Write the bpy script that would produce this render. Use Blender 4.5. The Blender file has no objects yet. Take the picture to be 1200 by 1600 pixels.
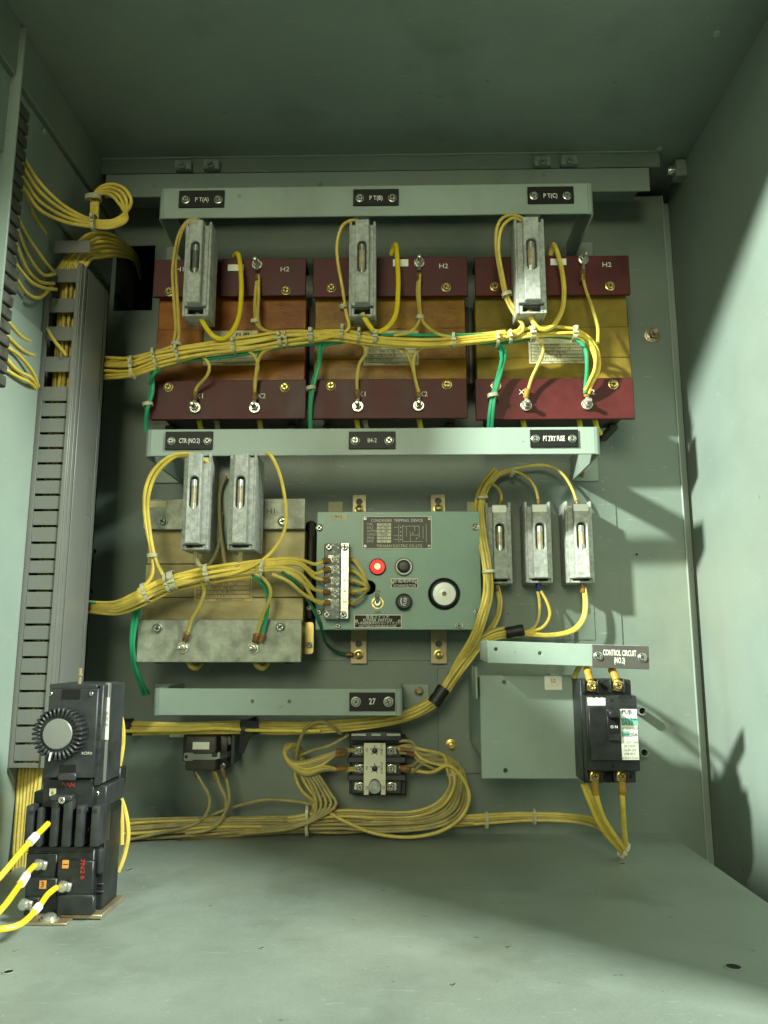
import bpy, bmesh, math, random
from mathutils import Vector, Matrix
random.seed(7)
S = bpy.context.scene
COL = S.collection
rad = math.radians

# ------------------------------------------------------------------ camera
F_PX, CAM_Y = 1200.0, -0.9
PITCH, YAW = rad(9.93), rad(1.24)
cd = bpy.data.cameras.new("camera"); cam = bpy.data.objects.new("camera", cd); COL.objects.link(cam)
cam.location = (0, CAM_Y, 0)
cam.rotation_euler = (rad(90) + PITCH, 0, YAW)
cd.sensor_fit = 'AUTO'; cd.sensor_width = 36.0; cd.lens = F_PX / 1600 * 36.0
cd.clip_start = 0.01; cd.clip_end = 50
S.camera = cam

# ------------------------------------------------------------------ light
w = bpy.data.worlds.new("World"); S.world = w; w.use_nodes = True
bg = w.node_tree.nodes['Background']
bg.inputs[0].default_value = (0.86, 0.84, 0.52, 1); bg.inputs[1].default_value = 0.085

def area(name, loc, target, sx, sy, power, color):
    l = bpy.data.lights.new(name, 'AREA'); l.shape = 'RECTANGLE'; l.size = sx; l.size_y = sy
    l.energy = power; l.color = color
    o = bpy.data.objects.new(name, l); COL.objects.link(o); o.location = loc
    o.rotation_euler = (Vector(target) - Vector(loc)).to_track_quat('-Z', 'Y').to_euler()
    return o
area("room_or_fill_lamp", (-1.42, -1.4, 1.13), (0.2, -0.1, 0), 0.11, 0.11, 195, (0.90, 1.0, 0.88))
area("room_or_fill_lamp", (2.25, -1.76, 1.85), (-0.2, -0.3, -0.2), 0.6, 0.6, 250, (0.90, 1.0, 0.89))
area("room_or_fill_lamp", (-0.35, -2.9, 0.82), (0.1, 0, 0), 0.8, 0.8, 32, (0.97, 1.0, 0.68))  # soft frontal fill added to brighten the middle, not an actual lamp

S.view_settings.view_transform = 'Standard'; S.view_settings.look = 'None'
S.view_settings.exposure = 0.0; S.view_settings.gamma = 1.0
S.cycles.use_denoising = True
S.cycles.max_bounces = 6
S.cycles.use_adaptive_sampling = True

# ------------------------------------------------------------------ pixel -> place helpers
_fw = Vector((-math.sin(YAW) * math.cos(PITCH), math.cos(YAW) * math.cos(PITCH), math.sin(PITCH)))
_rt = Vector((math.cos(YAW), math.sin(YAW), 0)); _up = _rt.cross(_fw)
def P(px, py, y):
    """the point on the plane Y = y that stands at photograph pixel (px, py)"""
    d = _fw + _rt * ((px - 600) / F_PX) + _up * ((800 - py) / F_PX)
    t = (y - CAM_Y) / d.y
    return Vector((d.x * t, y, d.z * t))
def PX(px, py, x):
    d = _fw + _rt * ((px - 600) / F_PX) + _up * ((800 - py) / F_PX)
    t = x / d.x
    return Vector((x, CAM_Y + d.y * t, d.z * t))
def PZ(px, py, z):
    d = _fw + _rt * ((px - 600) / F_PX) + _up * ((800 - py) / F_PX)
    t = z / d.z
    return Vector((d.x * t, CAM_Y + d.y * t, z))
def R(px0, py0, px1, py1, y):
    mx, my = (px0 + px1) / 2, (py0 + py1) / 2
    return P(px0, my, y).x, P(px1, my, y).x, P(mx, py1, y).z, P(mx, py0, y).z   # x0,x1,z0,z1
def mm(y): return (y - CAM_Y) / F_PX * 1.01      # metres per photograph pixel at depth y

# ------------------------------------------------------------------ materials
def mat(name, col, rough=0.5, metal=0.0, var=0.0, vscale=20, bump=0.0, bscale=300, col2=None, emis=None,
        estr=1.0, stretch=None, alpha=None, dust=0.0, coat=0.0, spec=0.5, trans=0.0, rvar=0.0, ramp=(0.35, 0.65)):
    m = bpy.data.materials.new(name); m.use_nodes = True
    nt = m.node_tree; N = nt.nodes; L = nt.links; b = N['Principled BSDF']
    b.inputs['Base Color'].default_value = (*col, 1)
    b.inputs['Roughness'].default_value = rough; b.inputs['Metallic'].default_value = metal
    b.inputs['Specular IOR Level'].default_value = spec
    b.inputs['Coat Weight'].default_value = coat
    b.inputs['Transmission Weight'].default_value = trans
    if alpha is not None: b.inputs['Alpha'].default_value = alpha
    if emis:
        b.inputs['Emission Color'].default_value = (*emis, 1); b.inputs['Emission Strength'].default_value = estr
    tc = N.new('ShaderNodeNewGeometry'); mp = N.new('ShaderNodeMapping'); L.new(tc.outputs['Position'], mp.inputs['Vector'])
    if stretch: mp.inputs['Scale'].default_value = stretch
    if var or col2:
        n = N.new('ShaderNodeTexNoise'); n.inputs['Scale'].default_value = vscale; n.inputs['Detail'].default_value = 6
        n.inputs['Roughness'].default_value = 0.65
        L.new(mp.outputs[0], n.inputs['Vector'])
        r = N.new('ShaderNodeValToRGB'); L.new(n.outputs['Fac'], r.inputs[0])
        r.color_ramp.elements[0].position, r.color_ramp.elements[1].position = ramp
        c2 = col2 or tuple(c * (1 - var) for c in col); c1 = col if col2 else tuple(min(1, c * (1 + var)) for c in col)
        r.color_ramp.elements[0].color = (*c2, 1); r.color_ramp.elements[1].color = (*c1, 1)
        L.new(r.outputs[0], b.inputs['Base Color'])
        if rvar:
            mr = N.new('ShaderNodeMapRange'); L.new(n.outputs['Fac'], mr.inputs[0])
            mr.inputs['From Min'].default_value = .3; mr.inputs['From Max'].default_value = .7
            mr.inputs['To Min'].default_value = rough - rvar; mr.inputs['To Max'].default_value = rough + rvar
            L.new(mr.outputs[0], b.inputs['Roughness'])
    if dust:
        src = b.inputs['Base Color'].links[0].from_socket
        def nz(sc, det, st=None):
            q = N.new('ShaderNodeTexNoise'); q.inputs['Scale'].default_value = sc; q.inputs['Detail'].default_value = det
            if st:
                m2 = N.new('ShaderNodeMapping'); m2.inputs['Scale'].default_value = st; L.new(tc.outputs['Position'], m2.inputs['Vector']); L.new(m2.outputs[0], q.inputs['Vector'])
            else: L.new(mp.outputs[0], q.inputs['Vector'])
            return q.outputs['Fac']
        def layer(src, fac, lo, hi, c, amt):
            mr = N.new('ShaderNodeMapRange'); L.new(fac, mr.inputs[0]); mr.inputs['From Min'].default_value = lo; mr.inputs['From Max'].default_value = hi; mr.inputs['To Max'].default_value = amt
            mx = N.new('ShaderNodeMix'); mx.data_type = 'RGBA'; L.new(mr.outputs[0], mx.inputs[0]); L.new(src, mx.inputs[6]); mx.inputs[7].default_value = (*c, 1); return mx.outputs[2]
        src = layer(src, nz(4.5, 8), .48, .72, (0.30, 0.28, 0.19), .30 * dust)              # settled dust
        src = layer(src, nz(12, 9, (1, 1, .12)), .56, .75, (0.10, 0.11, 0.075), .40 * dust)   # grime runs
        src = layer(src, nz(160, 2), .71, .76, (0.42, 0.43, 0.36), .35 * dust)              # pale specks
        src = layer(src, nz(95, 3), .72, .76, (0.06, 0.055, 0.04), .45 * dust)               # dark chips
        src = layer(src, nz(42, 6, (1, 6, 9)), .66, .71, (0.36, 0.40, 0.34), .35 * dust)      # faint scuffs
        L.new(src, b.inputs['Base Color'])
    if bump:
        n2 = N.new('ShaderNodeTexNoise'); n2.inputs['Scale'].default_value = bscale; n2.inputs['Detail'].default_value = 3
        L.new(mp.outputs[0], n2.inputs['Vector'])
        bp = N.new('ShaderNodeBump'); bp.inputs['Strength'].default_value = bump; bp.inputs['Distance'].default_value = 0.001
        L.new(n2.outputs['Fac'], bp.inputs['Height']); L.new(bp.outputs[0], b.inputs['Normal'])
    return m
M = {}
M['paint'] = mat('green_grey_paint', (0.220, 0.270, 0.236), 0.42, dust=.85, var=0.07, vscale=7, bump=0.16, bscale=420, rvar=0.08)
M['paint_panel'] = mat('panel_paint', (0.154, 0.195, 0.163), 0.45, dust=1.0, var=0.09, vscale=9, bump=0.16, bscale=420, rvar=0.08)
M['paint_bar'] = mat('bar_paint', (0.27, 0.338, 0.288), 0.40, dust=.85, var=0.05, vscale=14, bump=0.12, bscale=420, rvar=0.06)
M['paint_box'] = mat('device_paint', (0.20, 0.325, 0.26), 0.36, dust=.6, var=0.05, vscale=18, bump=0.08, bscale=380)
M['paint_floor'] = mat('floor_paint', (0.245, 0.284, 0.246), 0.5, dust=1.1, var=0.10, vscale=11, bump=0.2, bscale=350, rvar=0.1)
M['hole'] = mat('dark_hole', (0.006, 0.006, 0.005), 0.9)
M['red'] = mat('dark_red_board', (0.072, 0.008, 0.008), 0.48, spec=0.35, var=0.32, vscale=22, bump=0.06, bscale=500, rvar=0.08)
M['core_a'] = mat('varnished_core_orange', (0.37, 0.135, 0.010), 0.34, spec=.2, coat=.08, col2=(0.19, 0.055, 0.006), vscale=22, stretch=(1.1, 1, 1.8), bump=0.25, bscale=260, ramp=(0.36, 0.66))
M['core_b'] = mat('varnished_core_brown', (0.37, 0.19, 0.014), 0.34, spec=.2, coat=.08, col2=(0.19, 0.08, 0.008), vscale=22, stretch=(1.1, 1, 1.8), bump=0.25, bscale=260, ramp=(0.36, 0.66))
M['core_c'] = mat('varnished_core_gold', (0.30, 0.21, 0.028), 0.36, spec=.18, coat=.06, col2=(0.13, 0.088, 0.012), vscale=14, stretch=(1.2, 1, 1.6), bump=0.2, bscale=260, ramp=(0.25, 0.75))
M['core_d'] = mat('old_gold_core', (0.50, 0.42, 0.19), 0.42, metal=.15, col2=(0.22, 0.16, 0.045), vscale=14, stretch=(0.8, 1, 1.6), bump=0.2, bscale=260, ramp=(0.28, 0.72))
M['galv'] = mat('blotchy_zinc_plate', (0.40, 0.42, 0.33), 0.42, metal=0.25, col2=(0.19, 0.20, 0.155), vscale=55, bump=0.1, bscale=300, ramp=(0.36, 0.66))
M['cast'] = mat('grey_speckled_holder', (0.46, 0.48, 0.43), 0.55, col2=(0.235, 0.245, 0.22), vscale=170, bump=0.3, bscale=420, ramp=(0.3, 0.62), spec=0.5)
M['cap'] = mat('worn_grey_cap', (0.27, 0.28, 0.25), 0.42, metal=0.3, var=0.06, vscale=30)
M['cast_in'] = mat('holder_inner', (0.10, 0.10, 0.09), 0.6)
M['chrome'] = mat('bright_nickel', (0.60, 0.60, 0.50), 0.26, metal=0.75)
M['brass'] = mat('brass', (0.72, 0.56, 0.20), 0.28, metal=0.85)
M['zinc'] = mat('yellow_zinc', (0.44, 0.39, 0.22), 0.38, metal=0.55, col2=(0.30, 0.22, 0.15), vscale=40, ramp=(0.3, 0.7))
M['steel'] = mat('pale_steel', (0.5, 0.52, 0.44), 0.3, metal=0.9)
M['recess'] = mat('recess_shade', (0.02, 0.02, 0.016), 0.6)  # near-black colour paints in the shade of screw crosses and slots
M['black'] = mat('black_plastic', (0.017, 0.020, 0.019), 0.4, var=0.35, vscale=60, bump=0.1, bscale=500, rvar=0.08)
M['bluegrey'] = mat('dusty_dark_plastic', (0.030, 0.034, 0.035), 0.45, var=0.35, vscale=45, bump=0.12, bscale=500, rvar=0.08)
M['tagplate'] = mat('engraved_black_plate', (0.010, 0.010, 0.009), 0.45, spec=0.25)
M['tagplate2'] = mat('faded_plate', (0.075, 0.068, 0.06), 0.5, var=0.1, vscale=60)
M['white'] = mat('white_print', (0.72, 0.72, 0.62), 0.5)
M['disc'] = mat('polished_white_disc', (0.90, 0.90, 0.84), 0.22, spec=0.8)
M['whitemark'] = mat('white_sticker', (0.84, 0.84, 0.74), 0.55, var=0.06, vscale=60)
M['paper'] = mat('aged_paper', (0.62, 0.57, 0.34), 0.6, var=0.15, vscale=60)
M['paper_o'] = mat('orange_paper', (0.60, 0.43, 0.17), 0.55, var=0.2, vscale=50)
M['ink'] = mat('dark_ink', (0.03, 0.03, 0.03), 0.6)
M['ink_soft'] = mat('faded_ink', (0.16, 0.14, 0.08), 0.6)
M['redink'] = mat('red_ink', (0.30, 0.03, 0.02), 0.6)
M['orange'] = mat('orange_sticker', (0.70, 0.30, 0.06), 0.55)
M['yellow'] = mat('yellow_insulation', (0.72, 0.54, 0.085), 0.45, var=0.16, vscale=45, bump=0.15, bscale=600)
M['yellow2'] = mat('yellow_insulation_dull', (0.58, 0.445, 0.09), 0.48, var=0.16, vscale=60, bump=0.2, bscale=600)
M['yellow3'] = mat('yellow_insulation_dusty', (0.42, 0.345, 0.12), 0.55, col2=(0.21, 0.17, 0.07), vscale=55, bump=0.25, bscale=500, ramp=(0.3, 0.66))
M['yellowb'] = mat('bright_yellow_insulation', (0.80, 0.60, 0.02), 0.35, var=0.05, vscale=60)
M['greywire'] = mat('dusty_pale_wire', (0.34, 0.30, 0.15), 0.5, var=0.15, vscale=50)
M['green'] = mat('green_insulation', (0.02, 0.31, 0.14), 0.4, var=0.12, vscale=60)
M['greend'] = mat('dark_green_insulation', (0.01, 0.14, 0.055), 0.45)
M['tie'] = mat('nylon_tie', (0.46, 0.44, 0.29), 0.4)
M['sleeve'] = mat('brown_sleeve', (0.30, 0.15, 0.03), 0.35, col2=(0.12, 0.06, 0.025), vscale=120)
M['sleeve_y'] = mat('amber_sleeve', (0.52, 0.28, 0.03), 0.35, col2=(0.30, 0.15, 0.03), vscale=120)
M['sleeve_b'] = mat('blue_sleeve', (0.01, 0.03, 0.12), 0.4)
M['tape'] = mat('black_tape', (0.014, 0.014, 0.013), 0.45, bump=0.4, bscale=180)
M['duct'] = mat('grey_duct_plastic', (0.165, 0.17, 0.152), 0.45, var=0.05, vscale=25, bump=0.06)
M['duct2'] = mat('grey_duct_cover', (0.18, 0.185, 0.165), 0.36, var=0.05, vscale=25)
M['rail_dark'] = mat('dusty_terminal', (0.085, 0.085, 0.068), 0.7, var=0.4, vscale=50, spec=0.15)
M['glass'] = mat('fuse_glass', (0.42, 0.36, 0.24), 0.15, var=0.2, vscale=200)
M['lamp_red'] = mat('lit_red_lens', (0.8, 0.03, 0.03), 0.3, emis=(1.0, 0.05, 0.035), estr=1.15)
M['lamp_core'] = mat('lit_lamp_core', (0.9, 0.5, 0.3), 0.3, emis=(1.0, 0.50, 0.26), estr=1.7)
M['cream'] = mat('cream_plate', (0.66, 0.63, 0.46), 0.5, var=0.07, vscale=50)
M['cyan'] = mat('cyan_print', (0.20, 0.52, 0.42), 0.5)
M['film'] = mat('clear_film', (0.42, 0.44, 0.40), 0.12, metal=0.55, col2=(0.20, 0.21, 0.19), vscale=70, stretch=(1, 1, 2.4), bump=0.8, bscale=60)
M['bobbin'] = mat('brown_coil_side', (0.04, 0.034, 0.024), 0.5, var=0.3, vscale=40)

# ------------------------------------------------------------------ mesh building
class MB:
    def __init__(s): s.bm = bmesh.new()
    def box(s, x0, x1, y0, y1, z0, z1, bev=0.0, seg=1, rot=None):
        r = bmesh.ops.create_cube(s.bm, size=1.0); vs = r['verts']
        c = Vector(((x0 + x1) / 2, (y0 + y1) / 2, (z0 + z1) / 2)); d = Vector((abs(x1 - x0), abs(y1 - y0), abs(z1 - z0)))
        for v in vs: v.co = Vector((v.co.x * d.x, v.co.y * d.y, v.co.z * d.z)) + c
        if bev > 0:
            es = list({e for v in vs for e in v.link_edges})
            q = bmesh.ops.bevel(s.bm, geom=es, offset=min(bev, 0.45 * min(d)), segments=seg, affect='EDGES', profile=0.5)
            vs = list({v for f in q['faces'] for v in f.verts} | {v for v in vs if v.is_valid})
        if rot is not None:
            a = Matrix.Rotation(rot, 3, 'Y')
            for v in vs: v.co = a @ (v.co - c) + c
        return s
    def pbox(s, px0, py0, px1, py1, yf, yb, bev=0.0006, rot=None, seg=1):
        x0, x1, z0, z1 = R(px0, py0, px1, py1, yf)
        return s.box(x0, x1, yf, yb, z0, z1, bev, seg, rot)
    def lathe(s, c, prof, n=24, axis='-Y'):
        """prof = [(radius, offset along axis)...]"""
        c = Vector(c); rings = []
        A = {'-Y': (Vector((1, 0, 0)), Vector((0, 0, 1)), Vector((0, -1, 0))),
             'Z': (Vector((1, 0, 0)), Vector((0, 1, 0)), Vector((0, 0, 1))),
             '-Z': (Vector((1, 0, 0)), Vector((0, 1, 0)), Vector((0, 0, -1))),
             '-X': (Vector((0, 1, 0)), Vector((0, 0, 1)), Vector((-1, 0, 0))),
             'X': (Vector((0, 1, 0)), Vector((0, 0, 1)), Vector((1, 0, 0)))}[axis]
        for r, h in prof:
            if r < 1e-6: rings.append([s.bm.verts.new(c + A[2] * h)])
            else: rings.append([s.bm.verts.new(c + A[0] * (r * math.cos(2 * math.pi * i / n)) + A[1] * (r * math.sin(2 * math.pi * i / n)) + A[2] * h) for i in range(n)])
        for a, b in zip(rings, rings[1:]):
            for i in range(n):
                j = (i + 1) % n
                if len(a) == 1 and len(b) == 1: continue
                if len(a) == 1: f = (a[0], b[i], b[j])
                elif len(b) == 1: f = (a[i], a[j], b[0])
                else: f = (a[i], a[j], b[j], b[i])
                try: s.bm.faces.new(f)
                except ValueError: pass
        return s
    def cyl(s, c, r, h, n=20, axis='-Y', bev=0.0):
        b = bev or min(r, h) * 0.12
        return s.lathe(c, [(0, 0), (r, 0), (r, h - b), (r - b, h), (0, h)], n, axis)
    def hexa(s, c, r, h, axis='-Y'):
        return s.lathe(c, [(0, 0), (r, 0), (r, h * 0.85), (r * 0.88, h), (0, h)], 6, axis)
    def tube(s, pts, r, n=8, cap=True):
        pts = [Vector(p) for p in pts]
        rings = []; t0 = (pts[1] - pts[0]).normalized()
        ref = Vector((0, 0, 1)) if abs(t0.z) < 0.9 else Vector((1, 0, 0))
        u = t0.cross(ref).normalized()
        for i, p in enumerate(pts):
            t = (pts[min(i + 1, len(pts) - 1)] - pts[max(i - 1, 0)]).normalized()
            u = (u - t * u.dot(t)).normalized(); v = t.cross(u)
            rr = r[i] if isinstance(r, (list, tuple)) else r
            rings.append([s.bm.verts.new(p + u * (rr * math.cos(2 * math.pi * k / n)) + v * (rr * math.sin(2 * math.pi * k / n))) for k in range(n)])
        for a, b in zip(rings, rings[1:]):
            for k in range(n): s.bm.faces.new((a[k], a[(k + 1) % n], b[(k + 1) % n], b[k]))
        if cap:
            s.bm.faces.new(rings[0][::-1]); s.bm.faces.new(rings[-1])
        return s
    def mesh(s, me, mtx=None):
        k = len(s.bm.verts); s.bm.from_mesh(me); s.bm.verts.ensure_lookup_table()
        if mtx is not None:
            for v in s.bm.verts[k:]: v.co = mtx @ v.co
        return s
    def plate(s, outer, holes, yf, t, bev=0.0003, rot=None):
        """flat plate facing -Y: outlines in (x, z), its front at yf, thickness t, real holes"""
        cu = bpy.data.curves.new('tmp', 'CURVE'); cu.dimensions = '2D'; cu.fill_mode = 'BOTH'
        cu.extrude = max(t / 2 - bev, 1e-5); cu.bevel_depth = bev; cu.bevel_resolution = 0; cu.offset = -bev
        for lp in [outer] + list(holes):
            sp = cu.splines.new('POLY'); sp.points.add(len(lp) - 1); sp.use_cyclic_u = True
            for q, (x, z) in zip(sp.points, lp): q.co = (x, z, 0, 1)
        o = bpy.data.objects.new('tmp', cu); me = bpy.data.meshes.new_from_object(o)
        mtx = Matrix.Translation((0, yf + t / 2, 0)) @ Matrix.Rotation(rad(90), 4, 'X')
        if rot:
            cx = sum(p[0] for p in outer) / len(outer); cz = sum(p[1] for p in outer) / len(outer)
            c = Matrix.Translation((cx, 0, cz)); mtx = c @ Matrix.Rotation(rot, 4, 'Y') @ c.inverted() @ mtx
        s.mesh(me, mtx)
        bpy.data.objects.remove(o); bpy.data.curves.remove(cu); bpy.data.meshes.remove(me)
        return s
    def obj(s, name, material, parent=None, smooth=True):
        bm = s.bm
        bmesh.ops.remove_doubles(bm, verts=bm.verts, dist=1e-6)
        bmesh.ops.recalc_face_normals(bm, faces=bm.faces)
        me = bpy.data.meshes.new(name)
        off = base_of(parent) if parent else Vector((0, 0, 0))
        if not parent and bm.verts:
            xs = [v.co for v in bm.verts]
            off = Vector(((min(v.x for v in xs) + max(v.x for v in xs)) / 2, (min(v.y for v in xs) + max(v.y for v in xs)) / 2, min(v.z for v in xs)))
        for v in bm.verts: v.co -= off
        for f in bm.faces: f.smooth = smooth
        if smooth:
            for e in bm.edges:
                e.smooth = not (len(e.link_faces) == 2 and e.calc_face_angle(0) > rad(38))
        bm.to_mesh(me); bm.free()
        me.materials.append(M[material] if isinstance(material, str) else material)
        o = bpy.data.objects.new(name, me); COL.objects.link(o)
        if parent: o.parent = parent
        else: o.location = off
        return o
def base_of(o):
    v = Vector(o.location)
    while o.parent: o = o.parent; v += Vector(o.location)
    return v
def thing(name, label, cat, loc, group=None):
    o = bpy.data.objects.new(name, None); COL.objects.link(o); o.location = loc; o.empty_display_size = 0.01
    o['label'] = label; o['category'] = cat
    if group: o['group'] = group
    return o
def tag(o, label=None, cat=None, group=None, kind=None):
    if label: o['label'] = label
    if cat: o['category'] = cat
    if group: o['group'] = group
    if kind: o['kind'] = kind
    return o
def rectpts(x0, x1, z0, z1, r=0.0, n=4):
    if r <= 0: return [(x0, z0), (x1, z0), (x1, z1), (x0, z1)]
    out = []
    for cx, cz, a in ((x1 - r, z0 + r, -90), (x1 - r, z1 - r, 0), (x0 + r, z1 - r, 90), (x0 + r, z0 + r, 180)):
        for i in range(n + 1):
            t = rad(a + 90 * i / n); out.append((cx + r * math.cos(t), cz + r * math.sin(t)))
    return out
def circ(x, z, r, n=18): return [(x + r * math.cos(2 * math.pi * i / n), z + r * math.sin(2 * math.pi * i / n)) for i in range(n)]
def spline(pts, step=0.004):
    pts = [Vector(p) for p in pts]
    if len(pts) == 2: pts = [pts[0], (pts[0] + pts[1]) / 2, pts[1]]
    e = [pts[0] * 2 - pts[1]] + pts + [pts[-1] * 2 - pts[-2]]; out = []
    for i in range(1, len(e) - 2):
        a, b, c, d = e[i - 1:i + 3]; k = max(2, int((c - b).length / step))
        for j in range(k):
            t = j / k
            out.append(0.5 * ((2 * b) + (c - a) * t + (2 * a - 5 * b + 4 * c - d) * t * t + (3 * b - a - 3 * c + d) * t ** 3))
    out.append(pts[-1]); return out
def text(s, px, py, y, h_px, parent, material='white', sx=1.0, rot=0.0, name='lettering', align='CENTER', deep=0.0002, bold=0.0):
    cu = bpy.data.curves.new('t', 'FONT'); cu.body = s; cu.align_x = align; cu.align_y = 'CENTER'
    cu.size = h_px * mm(y) * 1.38; cu.extrude = 0.0; cu.resolution_u = 2; cu.offset = bold * cu.size
    o = bpy.data.objects.new('t', cu); me = bpy.data.meshes.new_from_object(o)
    c = P(px, py, y) if not isinstance(px, Vector) else px
    b = MB(); b.mesh(me, Matrix.Translation(c + Vector((0, -deep, 0))) @ Matrix.Rotation(rot, 4, 'Y') @ Matrix.Rotation(rad(90), 4, 'X') @ Matrix.Diagonal((sx, 1, 1, 1)))
    bpy.data.objects.remove(o); bpy.data.curves.remove(cu); bpy.data.meshes.remove(me)
    return b.obj(name, material, parent, smooth=False)

# template screw head (recessed cross), 1 unit = head radius, facing -Y
def _mk_screw():
    b = MB(); k, l = 0.13, 0.62
    cross = [(-k, -l), (k, -l), (k, -k), (l, -k), (l, k), (k, k), (k, l), (-k, l), (-k, k), (-l, k), (-l, -k), (-k, -k)]
    b.plate(circ(0, 0, 1, 20), [cross], -0.62, 0.5, 0.16); n0 = len(b.bm.faces); b.cyl((0, 0, 0), 1.13, 0.14, 20); b.bm.faces.ensure_lookup_table()
    for f in b.bm.faces[n0:]: f.material_index = 1  # blackened base disc: painted shade in the cross and round the head
    me = bpy.data.meshes.new('screw_template'); b.bm.to_mesh(me); return me
SCREW = _mk_screw()
def screw(parent, px, py, y, r_px, material='chrome', washer=True, name='screw', ang=None):
    c = P(px, py, y) if not isinstance(px, Vector) else px
    r = r_px * mm(y); b = MB(); h = 0
    if washer:
        b.lathe(c, [(0, 0), (r * 1.0, 0), (r * 1.0, r * 0.12), (r * 0.9, r * 0.18), (0, r * 0.18)], 24); h = r * 0.18; r *= 0.68
    a = random.uniform(0, 1.5) if ang is None else ang
    b.mesh(SCREW, Matrix.Translation(c - Vector((0, h, 0))) @ Matrix.Rotation(a, 4, 'Y') @ Matrix.Diagonal((r, r, r, 1)))
    o = b.obj(name, material, parent); o.data.materials.append(M['recess']); return o
# ================================================================== THE CABINET (setting)
XW, XL, ZC, ZF = 0.348, -0.370, 0.584, -0.2027
YFRONT = -0.50
def struct(name, b, m): return tag(b.obj(name, m), kind='structure')
b = MB(); b.box(XL - .03, XW + .03, YFRONT, 0.60, ZC, ZC + .0025); ceiling = struct('cabinet_ceiling', b, 'paint')
b = MB(); b.box(XW, XW + .0025, YFRONT, 0.60, -0.33, ZC - .0005, 0.0004); wall_r = struct('cabinet_right_wall', b, 'paint')
b = MB(); b.box(XL - .0025, XL, YFRONT, 0.60, -0.33, ZC - .0005); wall_l = struct('cabinet_left_wall', b, 'paint')
b = MB(); b.box(XL, XW, 0.590, 0.594, -0.33, ZC - .001); wall_b = struct('cabinet_back_wall', b, 'paint')
b = MB(); b.box(XL, XW, YFRONT, 0.59, -0.333, -0.33); struct('cabinet_base', b, 'paint')
# shelf floor with drilled holes and rubbed spots
b = MB(); xf1 = PX(1045, 1297, 1e-9 + P(1045, 1297, 0).x).x
b.box(XL + .012, xf1, YFRONT, -0.004, ZF - .003, ZF, 0.0008); floor = struct('floor', b, 'paint_floor')
for (px, py, r) in ((13, 1519, 7), (1146, 1511, 11), (409, 1482, 3), (709, 1539, 3), (973, 1350, 4), (203, 1359, 4), (25, 1486, 2.5), (795, 1480, 2.5), (785, 1413, 2.5)):
    c = PZ(px, py, ZF); rr = r * mm(c.y)
    b = MB(); b.lathe(c, [(rr * 1.25, 0.0002), (rr * 1.2, 0.0006), (rr * 0.95, 0.0006), (rr * .9, 0.0002)], 18, 'Z'); b.obj('hole_rim', 'paint_floor', floor)
    b = MB(); b.lathe(c, [(0, 0.0003), (rr * .9, 0.0003)], 18, 'Z'); b.obj('hole', 'hole', floor)
# ceiling rear lip with welded nut bosses, ceiling flanges, corner beam
zl0 = P(600, 268, -.06).z
b = MB(); b.box(P(150, 255, -.06).x, P(1030, 245, -.06).x, -.062, -.059, zl0, ZC, 0.0006); lip = b.obj('rear_lip', 'paint_panel', ceiling)
b = MB(); b.box(P(150, 255, -.06).x, P(1030, 245, -.06).x, -.064, -.0625, ZC - .0018, ZC - .0003); b.obj('lip_fold', 'paint_bar', ceiling)
for px, py in ((285, 257), (329, 256), (848, 251), (890, 249)):
    c = P(px, py, -.062)
    b = MB(); b.pbox(px - 13, py - 8, px + 13, py + 6, -.072, -.0622, .0015); b.obj('boss', 'paint', ceiling)
    b = MB(); c = P(px, py + 3, -.072); b.hexa(c, 7 * mm(-.07), .004); b.cyl(c - Vector((0, .004, 0)), 3.5 * mm(-.07), .004, 12); b.obj('bolt', 'paint_panel', ceiling)
for px, py in ((34, 54), (1120, 52), (139, 224), (1030, 233)):
    c = PZ(px, py, ZC); b = MB(); b.lathe(c, [(0, .003), (.0035, .002), (.004, 0)], 14, '-Z'); b.obj('rivet', 'paint_bar', ceiling)
# sloping side return along left/right ceiling edges
b = MB(); b.box(XL, XL + .010, YFRONT, .08, ZC - .055, ZC - .0008, .001); b.obj('corner_beam', 'paint_panel', wall_l)
b = MB(); b.box(XL, XL + .005, YFRONT, .08, ZC - .135, ZC - .056, .001); b.obj('wall_rail', 'paint', wall_l)
for py_, z in ((-.03, .50), (.04, .43), (-.2, .52)):
    b = MB(); b.lathe((XL + .005, py_, z), [(0, .003), (.0035, .002), (.004, 0)], 14, 'X'); b.obj('rivet', 'paint_bar', wall_l)
# wall stud on the right wall
c = PX(1066, 273, XW)
b = MB(); b.box(XW - .013, XW, c.y - .016, c.y + .0, c.z - .011, c.z + .011, .001); stud = b.obj('stud_block', 'paint', wall_r)
b = MB(); b.lathe((XW - .013, c.y - .008, c.z), [(0, 0), (.005, 0), (.005, .006), (.004, .008), (0, .008)], 12, '-X'); b.obj('bolt', 'chrome', wall_r)

# mounting panel with the cable opening at upper left
xp0, xp1 = XL + .004, 0.334
z0p, z1p = -0.30, P(700, 310, 0).z
hx0, hx1, hz0, hz1 = max(P(150, 430, 0).x, xp0 + .006), P(240, 430, 0).x, P(200, 485, 0).z, P(200, 384, 0).z
holes = [rectpts(hx0, hx1, hz0, hz1)]
for px, py, r in ((146, 862, 5), (141, 925, 5)): c = P(px, py, 0); holes.append(circ(c.x, c.z, r * mm(0)))
b = MB(); b.plate(rectpts(xp0, xp1, z0p, z1p), holes, 0, .0025, .0005); panel = struct('mounting_panel', b, 'paint_panel')
b = MB(); b.box(xp1 - .0012, xp1 + .0006, -.0016, .012, z0p, z1p, .0004); b.obj('panel_edge', 'paint_bar', panel)
b = MB(); b.box(xp1 + .001, XW - .0005, .016, .018, z0p, ZC - .02, .0003); b.obj('filler_strip', 'paint', panel)
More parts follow.
